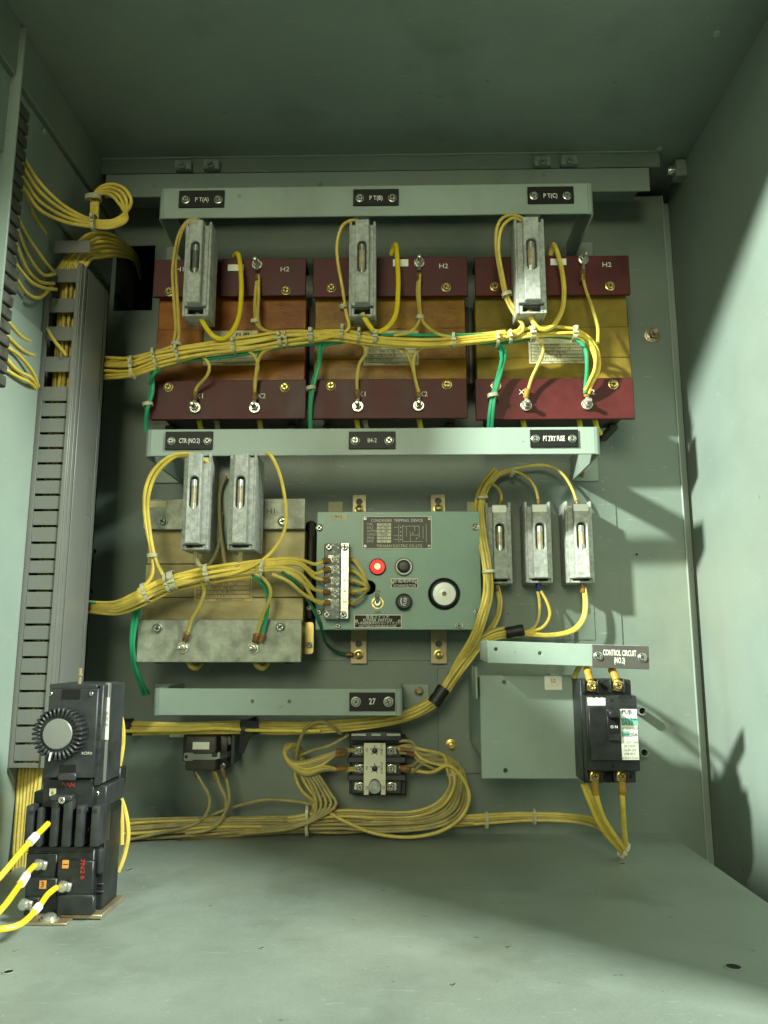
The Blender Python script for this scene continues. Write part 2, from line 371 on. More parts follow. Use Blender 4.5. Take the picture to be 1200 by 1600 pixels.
# angle strip above the panel
x0, x1, z0, z1 = R(165, 268, 1015, 304, -.066)
b = MB(); b.box(x0, x1, -.067, -.0645, z0, z1, .0006); b.box(x0, x1, -.0644, .0, z1 - .003, z1 - .001, .0005)
tag(b.obj('angle_strip', 'paint'), 'long plain green-grey steel angle strip behind the upper bracket bar, under the ceiling bolts', 'strip')
# thin inner sub-plate (its edge reads as a fine line)
x0, x1, z0, z1 = R(246, 388, 957, 1032, 0)
b = MB(); b.box(x0, x1, -.0016, -.0004, z0, z1, .0002); sub = b.obj('inner_plate', 'paint_panel', panel)
x0, x1, z0, z1 = R(560, 760, 924, 1000, 0)
b = MB(); b.box(x0, x1, -.0026, -.002, z0, z1, .0002); b.obj('inner_plate', 'paint_panel', panel)
x0, x1, z0, z1 = R(684, 1044, 756, 1208, 0)
b = MB(); b.box(x0, x1, -.0034, -.0004, z0, z1, .0004); b.obj('side_strip', 'paint_panel', panel)
def panel_bolt(px, py, y, r, name='panel_bolt', parent=panel, m='brass'):
    c = P(px, py, y); rr = r * mm(y)
    b = MB(); b.lathe(c, [(0, 0), (rr, 0), (rr, .0012), (rr * .9, .0016), (0, .0016)], 24)
    b.lathe(c - Vector((0, .0016, 0)), [(0, 0), (rr * .8, 0), (rr * .8, .001), (rr * .7, .0014), (0, .0014)], 24)
    b.hexa(c - Vector((0, .003, 0)), rr * .62, .005); b.cyl(c - Vector((0, .008, 0)), rr * .34, .006, 14)
    return b.obj(name, m, parent)
panel_bolt(1019, 524, 0, 13, m='zinc')
panel_bolt(655, 1080, -.004, 7, m='zinc')
panel_bolt(705, 1164, -.002, 9, m='brass')
panel_bolt(909, 742, -.003, 6, m='zinc')
for px, py in ((237, 1006), (995, 866)):
    c = P(px, py, -.001); b = MB(); b.cyl(c, 1.6 * mm(0), .0004, 10); b.obj('hole', 'hole', panel)

# unseen door added to shade floor and right wall, at the cabinet's left front edge, steel upright holding the terminal rail
b = MB(); b.box(XL - .02, XL - .002, -1.25, YFRONT - .004, -0.33, 0.35, .002); blocker = b.obj('blocker_panel', 'paint')
blocker.name = 'light_blocker'; tag(blocker, 'unseen green-grey door leaf standing open at the left front edge of the cabinet', 'blocker')

# ================================================================== BRACKET BARS
def ubar(label, px0, py0, px1, py1, yf, armz=None, holes=(), t=.0023, r=.006, arm_y0=0.0):
    x0, x1, z0, z1 = R(px0, py0, px1, py1, yf)
    T = thing('bracket_bar', label, 'bracket bar', ((x0 + x1) / 2, 0, z0))
    b = MB(); hl = [circ(P(hx, hy, yf).x, P(hx, hy, yf).z, 2.6 * mm(yf), 12) for hx, hy in holes]
    b.plate(rectpts(x0 + r, x1 - r, z0, z1), hl, yf, t, .0005); b.obj('front_strip', 'paint_bar', T)
    for s, xe in ((-1, x0), (1, x1)):
        b = MB(); bm = b.bm; n = 7
        out, inn = [], []
        for i in range(n + 1):
            a = rad(90 * i / n)
            cx = xe - s * r
            out.append((cx + s * r * math.sin(a), yf + r - r * math.cos(a)))
            inn.append((cx + s * (r - t) * math.sin(a), yf + r - (r - t) * math.cos(a)))
        out.append((xe, arm_y0)); inn.append((xe - s * t, arm_y0))
        lo = [(bm.verts.new((x, y, z0)), bm.verts.new((x, y, z1))) for x, y in out]
        li = [(bm.verts.new((x, y, z0)), bm.verts.new((x, y, z1))) for x, y in inn]
        for (a0, a1), (c0, c1), (d0, d1), (e0, e1) in zip(lo, lo[1:], li, li[1:]):
            bm.faces.new((a0, c0, c1, a1)); bm.faces.new((d0, d1, e1, e0)); bm.faces.new((a1, c1, e1, d1)); bm.faces.new((a0, d0, e0, c0))
        bm.faces.new((lo[0][0], lo[0][1], li[0][1], li[0][0])); bm.faces.new((lo[-1][0], li[-1][0], li[-1][1], lo[-1][1]))
        b.obj('side_arm', 'paint_bar', T)
        b = MB(); b.box(xe - (0.03 if s < 0 else -.0002), xe + (0.03 if s > 0 else -.0002), arm_y0 - .0045, arm_y0 - .002, z0, z1, .0005); b.obj('foot_flange', 'paint_bar', T)
    return T
bar1 = ubar('uppermost green-grey steel bracket bar, carrying the three PT name plates', 248, 290, 928, 337, -.130)
bar2 = ubar('green-grey steel bracket bar across the middle, below the red transformer boards', 226, 669, 939, 711, -.135)
bar3 = ubar('green-grey steel bracket bar with the 27 name plate, lowest of the long bars', 238, 1076, 629, 1118, -.105, holes=((394, 1096), (452, 1096)))
for px, py in ((416, 1122), (476, 1120)):
    pass
def nameplate(label, lines, px0, py0, px1, py1, y, m='tagplate', h=9, sx=.8, rot=0.0, scr=7.5, dx=0, bold=0.01):
    x0, x1, z0, z1 = R(px0, py0, px1, py1, y)
    T = thing('name_plate', label, 'name plate', ((x0 + x1) / 2, y, z0))
    b = MB(); b.box(x0, x1, y - .0022, y - .0001, z0, z1, .0003, rot=rot); b.obj('plate', m, T)
    my = (py0 + py1) / 2; yy = y - .0022
    for i, s in enumerate(lines):
        text(s, (px0 + px1) / 2 + dx, my + (i - (len(lines) - 1) / 2) * h * 1.35 + (rot * 0), yy, h, T, 'white', sx, rot, bold=bold)
    sl = math.tan(rot)
    for px in (px0 + scr * 1.35, px1 - scr * 1.35): screw(T, px, my + (px - (px0 + px1) / 2) * sl, yy, scr, 'steel')
    return T
nameplate('black name plate engraved PT(A) on the uppermost bar', ['P T(A)'], 280, 299, 351, 325, -.130, h=8)
nameplate('black name plate engraved PT(B) on the uppermost bar', ['P T(B)'], 552, 297, 623, 322, -.130, h=8)
nameplate('black name plate engraved PT(C) on the uppermost bar', ['P T(C)'], 824, 293, 896, 319, -.130, h=8)
nameplate('black name plate engraved CTR (NO.2) on the middle bar', ['CTR (NO.2)'], 259, 675, 333, 703, -.135, h=8, sx=.60, scr=6.5)
nameplate('black name plate engraved 84-2 on the middle bar', ['84-2'], 545, 675, 618, 702, -.135, h=7.5)
nameplate('black name plate engraved PT 2\'RY FUSE on the middle bar', ["PT 2'RY FUSE"], 828, 672, 903, 699, -.135, h=8.5, sx=.52, scr=6.5, bold=.02)
nameplate('black name plate engraved 27 on the lowest long bar', ['27'], 546, 1082, 617, 1111, -.105, h=9)

# ================================================================== TRANSFORMERS
def nut_terminal(T, px, py, y, r=9):
    c = P(px, py, y); rr = r * mm(y); b = MB()
    b.lathe(c, [(0, 0), (rr, 0), (rr, .0013), (rr * .92, .0016), (0, .0016)], 22)
    b.lathe(c - Vector((0, .0016, 0)), [(0, 0), (rr * .8, 0), (rr * .8, .0012), (0, .0012)], 18)
    b.hexa(c - Vector((0, .0028, 0)), rr * .74, .0045); b.lathe(c - Vector((0, .0073, 0)), [(0, 0), (rr * .42, 0), (rr * .42, .0078), (rr * .25, .0092), (0, .0094)], 14)
    
    return b.obj('terminal_bolt', 'chrome', T)
def paper_plate(T, px0, py0, px1, py1, y, mt='paper', brand=True):
    x0, x1, z0, z1 = R(px0, py0, px1, py1, y)
    b = MB(); b.box(x0, x1, y - .0006, y, z0, z1, .0001); b.obj('rating_plate', mt, T)
    W, H = px1 - px0, py1 - py0; b = MB(); yy = y - .0007
    for fr in (.30, .42, .54, .66, .78, .90): b.pbox(px0 + 3, py0 + H * fr, px1 - 3, py0 + H * fr + .9, yy - .0001, yy, 0)
    for fx in (.04, .96): b.pbox(px0 + W * fx, py0 + H * .3, px0 + W * fx + .9, py0 + H * .9, yy - .0001, yy, 0)
    b.pbox(px0 + W * .55, py0 + H * .54, px0 + W * .55 + .9, py0 + H * .78, yy - .0001, yy, 0)
    b.obj('print_lines', 'ink_soft', T)
    if brand:
        text('FUJI', px0 + W * .72, py0 + 7, yy, 8, T, 'ink', 1.25, bold=.02)
    rows = ['TRANSFORMER   TYPE PT-1', 'Capacity   100 VA   1 ph', 'Prim.   440 V   60 Hz', 'Sec.   110 V   N  8 1 2', 'No.  3 4 1 7 2 6']
    for i, s in enumerate(rows): text(s, px0 + 8, py0 + H * (.36 + .12 * i), yy, 4.6, T, 'ink_soft', .95, align='LEFT')
    text('Fuji Electric Co.,Ltd.', px0 + W * .62, py0 + H * .945, yy, 4.4, T, 'ink_soft', .9)
def transformer(label, top, bot, core, m_board, m_core, bolts, plate_px, y=-.075, mt='paper', brand=True, marks=None, scr='brass'):
    x0, x1, z0, z1 = R(core[0], core[1], core[2], core[3], y)
    T = thing('transformer', label, 'transformer', ((x0 + x1) / 2, 0, z0 - .04))
    k = (x1 - x0)
    for i in range(3):   # the laminated core shows three stepped bands
        zz0 = z0 + (z1 - z0) * (0, .26, .62)[i]; zz1 = z0 + (z1 - z0) * (.26, .62, 1)[i]
        yy = y + (0, .0015, .004)[i]
        b = MB(); b.box(x0, x1, yy, -.022, zz0 + .0002, zz1 - .0002, .0008); b.obj('core_band', m_core, T)
    b = MB(); b.box(x0 + .012, x1 - .012, -.022, -.002, z0, z1, .001); b.box(x0 - .007, x0 - .0004, y + .022, -.02, z0 + .004, z1 - .004, .003, 2); b.box(x1 + .0004, x1 + .007, y + .022, -.02, z0 + .004, z1 - .004, .003, 2)
    b.obj('coil', 'bobbin', T)
    a0, a1, c0, c1 = R(*top, y - .006); b = MB(); b.box(a0, a1, y - .006, y - .0015, c0, c1, .0007)
    if m_board == 'red': b.box(a0 + .0005, a1 - .0005, y - .0014, y + .03, c1 - .004, c1 - .0004, .0006)
    b.obj('terminal_board', m_board, T)
    a0, a1, d0, d1 = R(*bot, y - .014); b = MB(); b.box(a0, a1, y - .014, y - .0095, d0, d1, .0007); b.obj('terminal_board', m_board, T)
    b = MB(); b.box(x0 + .01, x1 - .01, y - .0094, -.03, d0 + .006, d1 - .006, .002); b.box(x0 + .01, x1 - .01, y - .0014, -.03, c0 + .006, c1 - .006, .002); b.obj('coil_end', 'bobbin', T)
    for q in (.08, .90):
        xx = x0 + k * q; b = MB(); b.box(xx - .005, xx + .005, y + .02, -.002, d0 - .002, d0 + .004, .001); b.obj('foot', 'bobbin', T)
    for px, py, up in bolts['screws']: screw(T, px, py, (y - .006) if up else (y - .014), 8.2, scr)
    for px, py, up in bolts['terms']: nut_terminal(T, px, py, (y - .006) if up else (y - .014))
    paper_plate(T, *plate_px, y, mt, brand)
    for s, px, py, up in (marks or []): text(s, px, py, (y - .006) if up else (y - .014), 8.5, T, 'white' if m_board == 'red' else 'ink', 1.1)
    return T
# the board outlines lie proud of the core, so they are given at their own depth
TA = transformer('dark red boarded transformer with orange varnished core, leftmost of the upper row', (240, 404, 478, 463), (236, 594, 478, 655), (244, 461, 477, 600), 'red', 'core_a',
    dict(screws=[(447, 454, 1), (263, 605, 0), (445, 605, 0), (265, 456, 1)], terms=[(402, 414, 1), (305, 637, 0), (398, 637, 0)]), (318, 517, 402, 571),
    marks=[('H2', 445, 421, 1), ('X1', 312, 619, 0), ('X2', 408, 619, 0), ('H1', 282, 421, 1)])
TB = transformer('dark red boarded transformer with brown varnished core, middle of the upper row', (489, 402, 731, 463), (484, 592, 730, 654), (491, 461, 728, 597), 'red', 'core_b',
    dict(screws=[(518, 450, 1), (697, 449, 1), (517, 603, 0), (698, 601, 0)], terms=[(655, 411, 1), (559, 635, 0), (654, 634, 0)]), (568, 517, 654, 571),
    marks=[('H2', 693, 416, 1), ('X1', 566, 616, 0), ('X2', 661, 616, 0)])
TC = transformer('dark red boarded transformer with plain gold core, rightmost of the upper row', (742, 400, 984, 461), (743, 591, 991, 655), (744, 460, 984, 594), 'red', 'core_c',
    dict(screws=[(773, 448, 1), (953, 447, 1), (775, 603, 0), (958, 601, 0)], terms=[(911, 406, 1), (822, 634, 0), (917, 632, 0)]), (826, 524, 914, 568),
    marks=[('H2', 948, 414, 1), ('X1', 818, 613, 0), ('X2', 922, 613, 0)], brand=False)
TD = transformer('zinc boarded transformer with old gold core, below the middle bar at left', (224, 779, 477, 827), (214, 968, 471, 1035), (226, 826, 475, 972), 'galv', 'core_d',
    dict(screws=[(254, 815, 1), (442, 815, 1), (246, 982, 0), (438, 980, 0)], terms=[(286, 1012, 0), (396, 1013, 0)]), (304, 886, 394, 940), mt='paper_o', brand=False,
    marks=[('H1', 424, 799, 1)], scr='steel')
for px0, py0, px1, py1, T in ((356, 413, 381, 423, TA), (614, 405, 638, 416, TB), (860, 404, 885, 414, TC), (233, 783, 260, 793, TD), (373, 870, 382, 880, TD)):
    b = MB(); b.pbox(px0, py0, px1, py1, -.0818, -.0812, 0.0001); b.obj('sticker', 'whitemark' if T is not TD else 'paper', T)
b = MB(); b.plate(rectpts(*R(470, 972, 490, 1022, -.052), r=.003), [circ(P(482, 1010, -.052).x, P(482, 1010, -.052).z, .0018)], -.052, .002); b.obj('side_bracket', 'brass', TD)
b = MB(); b.pbox(476, 812, 493, 905, -.05, -.012, .006, seg=2); b.pbox(476, 915, 491, 965, -.05, -.012, .006, seg=2); b.obj('coil', 'bobbin', TD)
screw(TD, 483, 950, -.052, 5, 'steel'); screw(TD, 483, 1008, -.054, 5, 'steel')

# ================================================================== FUSE HOLDERS
def stad(cx, z0, z1, r, n=8):
    out = [(cx + r * math.cos(math.pi * i / n), z1 - r + r * math.sin(math.pi * i / n)) for i in range(n + 1)]
    return out + [(cx - r * math.cos(math.pi * i / n), z0 + r - r * math.sin(math.pi * i / n)) for i in range(n + 1)]
def fuse_holder(label, px0, py0, px1, py1, yf, yb, group, fuse='glass', ears=15, sticker=False, tilt=0.0, low=0.1):
    x0, x1, z0, z1 = R(px0, py0, px1, py1, yf + .008)
    W = x1 - x0; H = z1 - z0; k = mm(yf)
    T = thing('fuse_holder', label, 'fuse holder', ((x0 + x1) / 2, yb, z0), group)
    yb2 = yf + .008; ze = z1 - ears * k * .55
    b = MB()
    b.box(x0 + W * .09, x1 - W * .09, yb2 + .006, yb - .0005, z0 + H * .08, ze - .004, .0012)             # inner block
    b.obj('holder_block', 'cast_in', T)
    b = MB()
    b.box(x0 + W * .07, x1 - W * .07, yb2 + .0012, yb2 + .02, z0 + H * low, ze, .0012, 2)
    b.obj('cover_shoulder', 'cast', T)
    for s in (0, 1):                                     # the long cheeks rise as ears above the cover
        xa = x0 if s == 0 else x1 - W * .095
        b = MB(); b.box(xa, xa + W * .095, yb2 + .0035, yb, z0, z1, .0008, 2)
        b.obj('side_cheek', 'cast', T)
    b = MB()
    b.box(x0 + W * .1, x1 - W * .1, yb2 + .004, yb - .001, z0, z0 + .002, .0004)
    b.box(x0 + W * .1, x0 + W * .2, yb2 + .004, yb2 + .01, z0 + .002, z0 + H * low * .8, .0003); b.box(x1 - W * .2, x1 - W * .1, yb2 + .004, yb2 + .01, z0 + .002, z0 + H * low * .8, .0003)
    b.obj('foot_tray', 'cast', T)
    cx = (x0 + x1) / 2; zs0, zs1 = z0 + H * low * .95, ze + .0012; ww = W * .26
    wz1 = ze - H * .215; wz0 = wz1 - H * .335; r = W * .175
    b = MB(); b.plate(rectpts(cx - ww, cx + ww, zs0, zs1, .001), [stad(cx, wz0, wz1, r)], yf, .0078, .0009)
    b.obj('front_cover', 'cast', T)
    b = MB(); b.box(cx - r * 1.1, cx + r * 1.1, yf + .0082, yf + .0091, wz0 - .001, wz1 + .001); b.obj('window_recess', 'cast_in', T)
    b = MB(); b.lathe((cx, yf + .0050, wz0 + .003), [(0, 0), (r * .72, 0), (r * .72, (wz1 - wz0) - .012), (0, (wz1 - wz0) - .012)], 16, 'Z'); f = b.obj('fuse_tube', fuse, T)
    b = MB(); hz = wz1 - wz0
    for q in (wz0 - .001, wz1 - .0105): b.lathe((cx, yf + .0050, q), [(0, 0), (r * .8, .0003), (r * .8, .007), (0, .0073)], 16, 'Z')
    b.obj('fuse_cap', 'steel', T)
    screw(T, Vector((cx, yb2 + .014, z0 + H * low * .5)), 0, yf, 4.5, 'chrome', washer=False)
    b = MB(); b.box(cx - W * .2, cx + W * .2, yb2 + .016, yb2 + .018, z1 - ears * k * .9, z1 - ears * k * .5, .0003); b.obj('top_terminal', 'steel', T)
    if sticker:
        b = MB(); b.box(cx - ww * 1.05, cx + ww * 1.05, yf - .0006, yf - .0001, zs1 - .009, zs1 - .001, .0001); b.obj('sticker', 'whitemark', T)
    return T
g1 = 'fuse holders hanging before the transformers'
fuse_holder('grey fuse holder before the orange-cored transformer, under the PT(A) plate', 286, 344, 327, 491, -.150, -.108, g1, fuse='cast_in')
fuse_holder('grey fuse holder before the brown-cored transformer, under the PT(B) plate', 545, 343, 587, 491, -.145, -.105, g1)
fuse_holder('grey fuse holder before the plain gold-cored transformer, under the PT(C) plate', 806, 339, 853, 487, -.150, -.108, g1)
fuse_holder('grey fuse holder under the CTR (NO.2) plate, left one of that pair', 284, 706, 326, 858, -.150, -.100, g1, low=.05)
fuse_holder('grey fuse holder below the middle bar, right one of the pair', 356, 706, 398, 858, -.150, -.092, g1, low=.05)
g2 = 'fuse holders in the row at the right'
fuse_holder('grey fuse holder beside the green device box, leftmost of the right-hand row', 760, 784, 800, 911, -.052, -.004, g2, sticker=True, low=.05)
fuse_holder('grey fuse holder with blue sleeve below it, middle of the right-hand row', 822, 783, 863, 910, -.052, -.004, g2, sticker=True, low=.05)
fuse_holder('grey fuse holder beside the panel seam, rightmost of the right-hand row', 886, 782, 928, 910, -.052, -.004, g2, sticker=True, low=.05)
# hanger plates behind the five front holders
for x_, y0_, y1_ in ((311, 345, 470), (566, 345, 470), (829, 341, 470), (344, 712, 850)):
    w_ = 12 if x_ != 344 else 44
    b = MB(); b.pbox(x_ - w_, y0_, x_ + w_, y1_, -.1015, -.0995, .0005)
    b.box(P(x_ - w_, y0_, -.09).x, P(x_ + w_, y0_, -.09).x, -.132, -.0997, P(x_, y0_ + 4, -.0945).z, P(x_, y0_, -.1015).z + .002, .0005)
    b.obj('hanger_plate', 'paint_bar', bar2 if x_ == 344 else bar1)
# ================================================================== CONDENSER TRIPPING DEVICE
yb_ = -.078
x0, x1, z0, z1 = R(494, 799, 751, 984, yb_)
T = thing('tripping_device', 'green metal device box with a lit red lamp, terminal strip and black instruction plates', 'control box', ((x0 + x1) / 2, 0, z0))
BOX = T
hcx = P(576, 918, yb_); hole = circ(hcx.x, hcx.z, 11 * mm(yb_))
bz = P(694, 928, yb_); bh = circ(bz.x, bz.z, 23 * mm(yb_), 32)
b = MB(); b.plate(rectpts(x0, x1, z0, z1, .0012), [hole, bh], yb_, .002, .0006); b.obj('front_panel', 'paint_box', T)
b = MB(); t = .0015
b.box(x0 + .001, x0 + .0025, yb_ + .0021, -.006, z0 + .001, z1 - .001); b.box(x1 - .0025, x1 - .001, yb_ + .0021, -.006, z0 + .001, z1 - .001)
b.box(x0 + .003, x1 - .003, yb_ + .0021, -.006, z1 - .0025, z1 - .001); b.box(x0 + .003, x1 - .003, yb_ + .0021, -.006, z0 + .001, z0 + .0025)
b.box(x0 + .003, x1 - .003, -.0075, -.006, z0 + .003, z1 - .003)
b.obj('housing', 'paint_box', T)
for px, py in ((499, 825), (743, 824), (498, 957), (746, 957), (528, 978), (717, 978)): screw(T, px, py, yb_, 6, 'steel', name='corner_screw')
for i, (px, m_) in enumerate(((517, 'steel'), (607, 'black'), (634, 'brass'), (662, 'black'), (722, 'steel'))):
    c = Vector((P(px, 796, -.05).x, -.05, z1 - .001)); b = MB(); b.lathe(c, [(0, 0), (.003, 0), (.003, .003), (.0022, .004), (0, .004)], 14, 'Z'); b.obj('top_screw', m_, T)
for px0, px1 in ((513, 535), (730, 750)):
    b = MB(); b.pbox(px0, 784, px1, 800, -.003, -.002, .0001); b.obj('tag_behind', 'paper', T)
for px0, px1, py0, py1, hy, by in ((551, 572, 773, 802, 784, 796), (673, 696, 772, 802, 783, 795), (548, 573, 980, 1037, 1006, 1023), (673, 698, 980, 1037, 1006, 1023)):
    a0, a1, c0, c1 = R(px0, py0, px1, py1, -.006); c = P((px0 + px1) / 2, hy, -.006)
    b = MB(); b.plate(rectpts(a0, a1, c0, c1, .0008), [circ(c.x, c.z, 5 * mm(0))], -.006, .002, .0003); b.obj('mounting_strap', 'zinc', T)
    c = P((px0 + px1) / 2, by, -.006); b = MB(); b.lathe(c, [(0, 0), (.0056, 0), (.0056, .001), (.0048, .0012), (.0044, .0012), (.0044, .0035), (.003, .005), (0, .0055)], 20); b.obj('strap_bolt', 'brass', T)
def btext(s, px, py, h, m='white', sx=.9, y=yb_, al='CENTER', bold=0.0, par=None): return text(s, px, py, y - .0001, h, par or T, m, sx, align=al, bold=bold)
# rating plate
def framed(px0, py0, px1, py1, name, scr=()):
    b = MB(); b.pbox(px0, py0, px1, py1, yb_ - .0009, yb_ - .0001, .0002); fr = b.obj(name, 'cream', T)
    b = MB(); b.pbox(px0 + 1.6, py0 + 1.6, px1 - 1.6, py1 - 1.6, yb_ - .0012, yb_ - .00095, 0); b.obj('plate_face', 'tagplate2' if name == 'rating_plate' else 'tagplate', fr)
    for sx_, sy_ in scr: screw(fr, sx_, sy_, yb_ - .0012, 2.4, 'steel', washer=False, name='plate_screw')
    return fr
fr = framed(566, 806, 675, 858, 'rating_plate', ((570.5, 810.5), (670.5, 810.5), (570.5, 853.5), (670.5, 853.5)))
yy = yb_ - .0012
btext('CONDENSER  TRIPPING  DEVICE', 620, 813.5, 4.6, 'white', .88, yy, par=fr)
rows = [('TYPE', 'DCA-100'), ('VOLT', 'AC 440V'), ('OUTPUT', 'DC 140V'), ('CAPACITY', '1000µF'), ('SERIAL', 'A 5.1 4'), ('DATE', '8 2. 5.')]
for i, (a_, v_) in enumerate(rows):
    py = 819.5 + i * 5.25
    btext(a_, 573, py, 3.9, 'cream', .8, yy, 'LEFT', par=fr)
    b = MB(); b.pbox(589, py - 2.1, 611, py + 2.1, yy - .0003, yy, 0); b.obj('value_field', 'cream', fr)
    btext(v_, 600, py, 3.8, 'ink', .8, yy - .0003, par=fr)
btext('TERASAKI ELECTRIC CO.,LTD', 624, 853.2, 4.4, 'cream', .9, yy, par=fr)
b = MB(); l = mm(yy)
def seg(px0, py0, px1, py1): b.pbox(min(px0, px1) - .25, min(py0, py1) - .25, max(px0, px1) + .25, max(py0, py1) + .25, yy - .0001, yy, 0)
for q in ((616, 824, 622, 824), (616, 837, 622, 837), (623, 820, 623, 847), (629, 820, 629, 847), (629, 822, 655, 822), (635, 822, 635, 838), (641, 830, 641, 846), (655, 822, 655, 840), (661, 822, 661, 842), (666, 819, 666, 847), (629, 846, 660, 846), (641, 836, 655, 836), (648, 822, 648, 830), (616, 843, 622, 843)): seg(*q)
for q in ((626, 824), (626, 831), (626, 837), (626, 843), (645, 833), (651, 841)): seg(q[0] - .6, q[1] - .6, q[0] + .6, q[1] + .6)
b.obj('circuit_diagram', 'cream', fr)
b = MB(); b.pbox(517, 803, 542, 812, yb_ - .0006, yb_ - .0001, .0001); b.obj('sticker', 'paper', T)
btext('84-2', 529, 807.5, 5, 'ink_soft', .9, yb_ - .0006)
# terminal strip with numbered rail under a clear film
b = MB(); b.pbox(506, 849, 545, 967, yb_ - .013, yb_ - .0001, .001); ts = b.obj('terminal_strip', 'black', T)
b = MB(); b.pbox(532, 848, 545, 967, yb_ - .0165, yb_ - .0131, .0006); b.obj('number_rail', 'steel', ts)
for i, s in enumerate('12345'): text(s, 538.5, 873 + i * 16.8, yb_ - .0166, 5.5, ts, 'ink', 1, rot=rad(90))
yf2 = yb_ - .016
for i in range(5):
    py = 873 + i * 17
    b = MB(); b.pbox(512, py - 6, 530, py + 6, yf2 + .0015, yb_ - .0131, .0004); b.obj('terminal_lug', 'steel', ts); screw(ts, 524, py, yf2 + .0015, 5.5, 'chrome')
    if i: b = MB(); b.pbox(507, py - 9.4, 531, py - 8.2, yf2 - .0012, yb_ - .0131, .0002); b.obj('divider', 'black', ts)
# crinkled clear film: a thin wavy sheet over the terminals
bm = bmesh.new(); a0, a1, c0, c1 = R(507, 849, 531, 967, yf2 - .002); n1, n2 = 8, 40; g = []
for j in range(n2 + 1):
    g.append([bm.verts.new((a0 + (a1 - a0) * i / n1, yf2 - .0025 - .0012 * math.sin(j * .95 + i * .5) - .0006 * math.sin(j * 2.3 - i), c0 + (c1 - c0) * j / n2)) for i in range(n1 + 1)])
for j in range(n2):
    for i in range(n1): bm.faces.new((g[j][i], g[j][i + 1], g[j + 1][i + 1], g[j + 1][i]))
b = MB(); b.bm.free(); b.bm = bm
fm = mat('crinkled_clear_film', (0.55, 0.57, 0.50), 0.12, metal=0.0, alpha=0.42, spec=1.0)
b.obj('clear_cover', fm, ts)
for px, py in ((514, 855), (538.5, 855), (511, 960), (536, 960)): screw(ts, px, py, yb_ - .0185, 4.6, 'steel', washer=False)
# controls
c = P(590, 886, yb_); k = mm(yb_)
b = MB(); b.lathe(c, [(13 * k, 0), (13 * k, .003), (11.6 * k, .0042), (11 * k, .0042), (11 * k, .001)], 32); pl = b.obj('pilot_lamp', 'bobbin', T)
b = MB(); b.lathe(c, [(11 * k, .001), (11 * k, .0045), (9 * k, .006), (6 * k, .0068), (0, .0072)], 32); b.obj('lens', 'lamp_red', pl)
b = MB(); b.lathe(c - Vector((0, .0068, 0)), [(5 * k, .0), (3 * k, .0008), (0, .001)], 20); b.obj('lamp_glow', 'lamp_core', pl)
c = P(631, 886, yb_)
b = MB(); b.lathe(c, [(0, .0002), (14.2 * k, .0002), (14.2 * k, .0022), (0, .0022)], 32); pb = b.obj('discharge_button', 'black', T)
b = MB(); b.lathe(c, [(9.6 * k, .002), (12.6 * k, .0024), (12.2 * k, .005), (10.6 * k, .0055), (10.0 * k, .004)], 32); b.obj('button_ring', 'whitemark', pb)
b = MB(); b.lathe(c, [(9.8 * k, .001), (9.6 * k, .0062), (7 * k, .0085), (0, .009)], 32); b.obj('button_cap', 'black', pb)
c = P(631, 941, yb_)
b = MB(); b.lathe(c, [(0, .0), (13 * k, .0), (13 * k, .006), (11.5 * k, .009), (9.5 * k, .0105), (0, .0105)], 36); fc = b.obj('fuse_cap', 'bluegrey', T)
b = MB(); b.tube([c + Vector((-3.5 * k + .0 , -.0108, .004)) , c + Vector((-4.8 * k, -.0109, 0)), c + Vector((-3 * k, -.0108, -.0035))], .0006, 6); b.obj('fuse_mark', 'whitemark', fc)
text('FUSE', P(633, 941, yb_) + Vector((0, -.0106, 0)), 0, yb_, 5, fc, 'whitemark', .9, rot=rad(-80))
# toggle switch
c = P(590, 942, yb_)
b = MB(); b.lathe(c, [(0, 0), (9.2 * k, 0), (9.2 * k, .001), (0, .001)], 28); tg = b.obj('toggle_switch', 'brass', T)
b = MB(); b.hexa(c - Vector((0, .001, 0)), 8 * k, .002); b.lathe(c - Vector((0, .003, 0)), [(0, 0), (5.6 * k, 0), (5.6 * k, .005), (4.6 * k, .0055), (4.4 * k, .004), (0, .004)], 24); b.obj('bushing', 'chrome', tg)
b = MB(); q = c - Vector((0, .006, 0)); b.tube([q, q + Vector((0, -.006, .0030)), q + Vector((0, -.012, .0060)), q + Vector((0, -.0150, .0073))], [2.4 * k, 3 * k, 4.2 * k, 3.4 * k], 14); b.obj('lever', 'chrome', tg)
btext('ON', 590, 924, 4.6, 'ink'); btext('OFF', 590, 957.5, 4.6, 'ink')
# round meter-like buzzer
b = MB(); b.lathe(bz, [(23 * k, .002), (23.4 * k, -.0002), (24 * k, .0004), (24.6 * k, .0003), (25 * k, .0001)], 48); bu = b.obj('buzzer', 'bobbin', T)
b = MB(); b.lathe(bz + Vector((0, .012, 0)), [(0, 0), (22.6 * k, 0), (22.6 * k, .012), (20.5 * k, .0145), (18 * k, .015), (17.8 * k, .0135), (0, .0135)], 48); b.obj('buzzer_body', 'black', bu)
b = MB(); b.lathe(bz + Vector((0, -.0016, 0)), [(17.7 * k, 0), (17.7 * k, .001), (16.9 * k, .0016), (10 * k, .0018), (9.6 * k, .0015), (9.2 * k, .0018), (3.6 * k, .002), (3.4 * k, -.001)], 48); b.obj('buzzer_face', 'disc', bu)
b = MB(); b.lathe(bz + Vector((0, -.0016, 0)), [(0, .0004), (3.5 * k, .0004)], 20); b.obj('centre_hole', 'sleeve', bu)
fr = framed(610.5, 903.5, 653.5, 919.5, 'instruction_plate', ((613.4, 910), (650.6, 910)))
yy = yb_ - .0012
btext('放電用押釦', 632, 908.2, 4.6, 'white', 1.15, yy, par=fr); btext('DISCHARGE BUTTON', 632, 915.3, 4.2, 'white', .62, yy, par=fr)
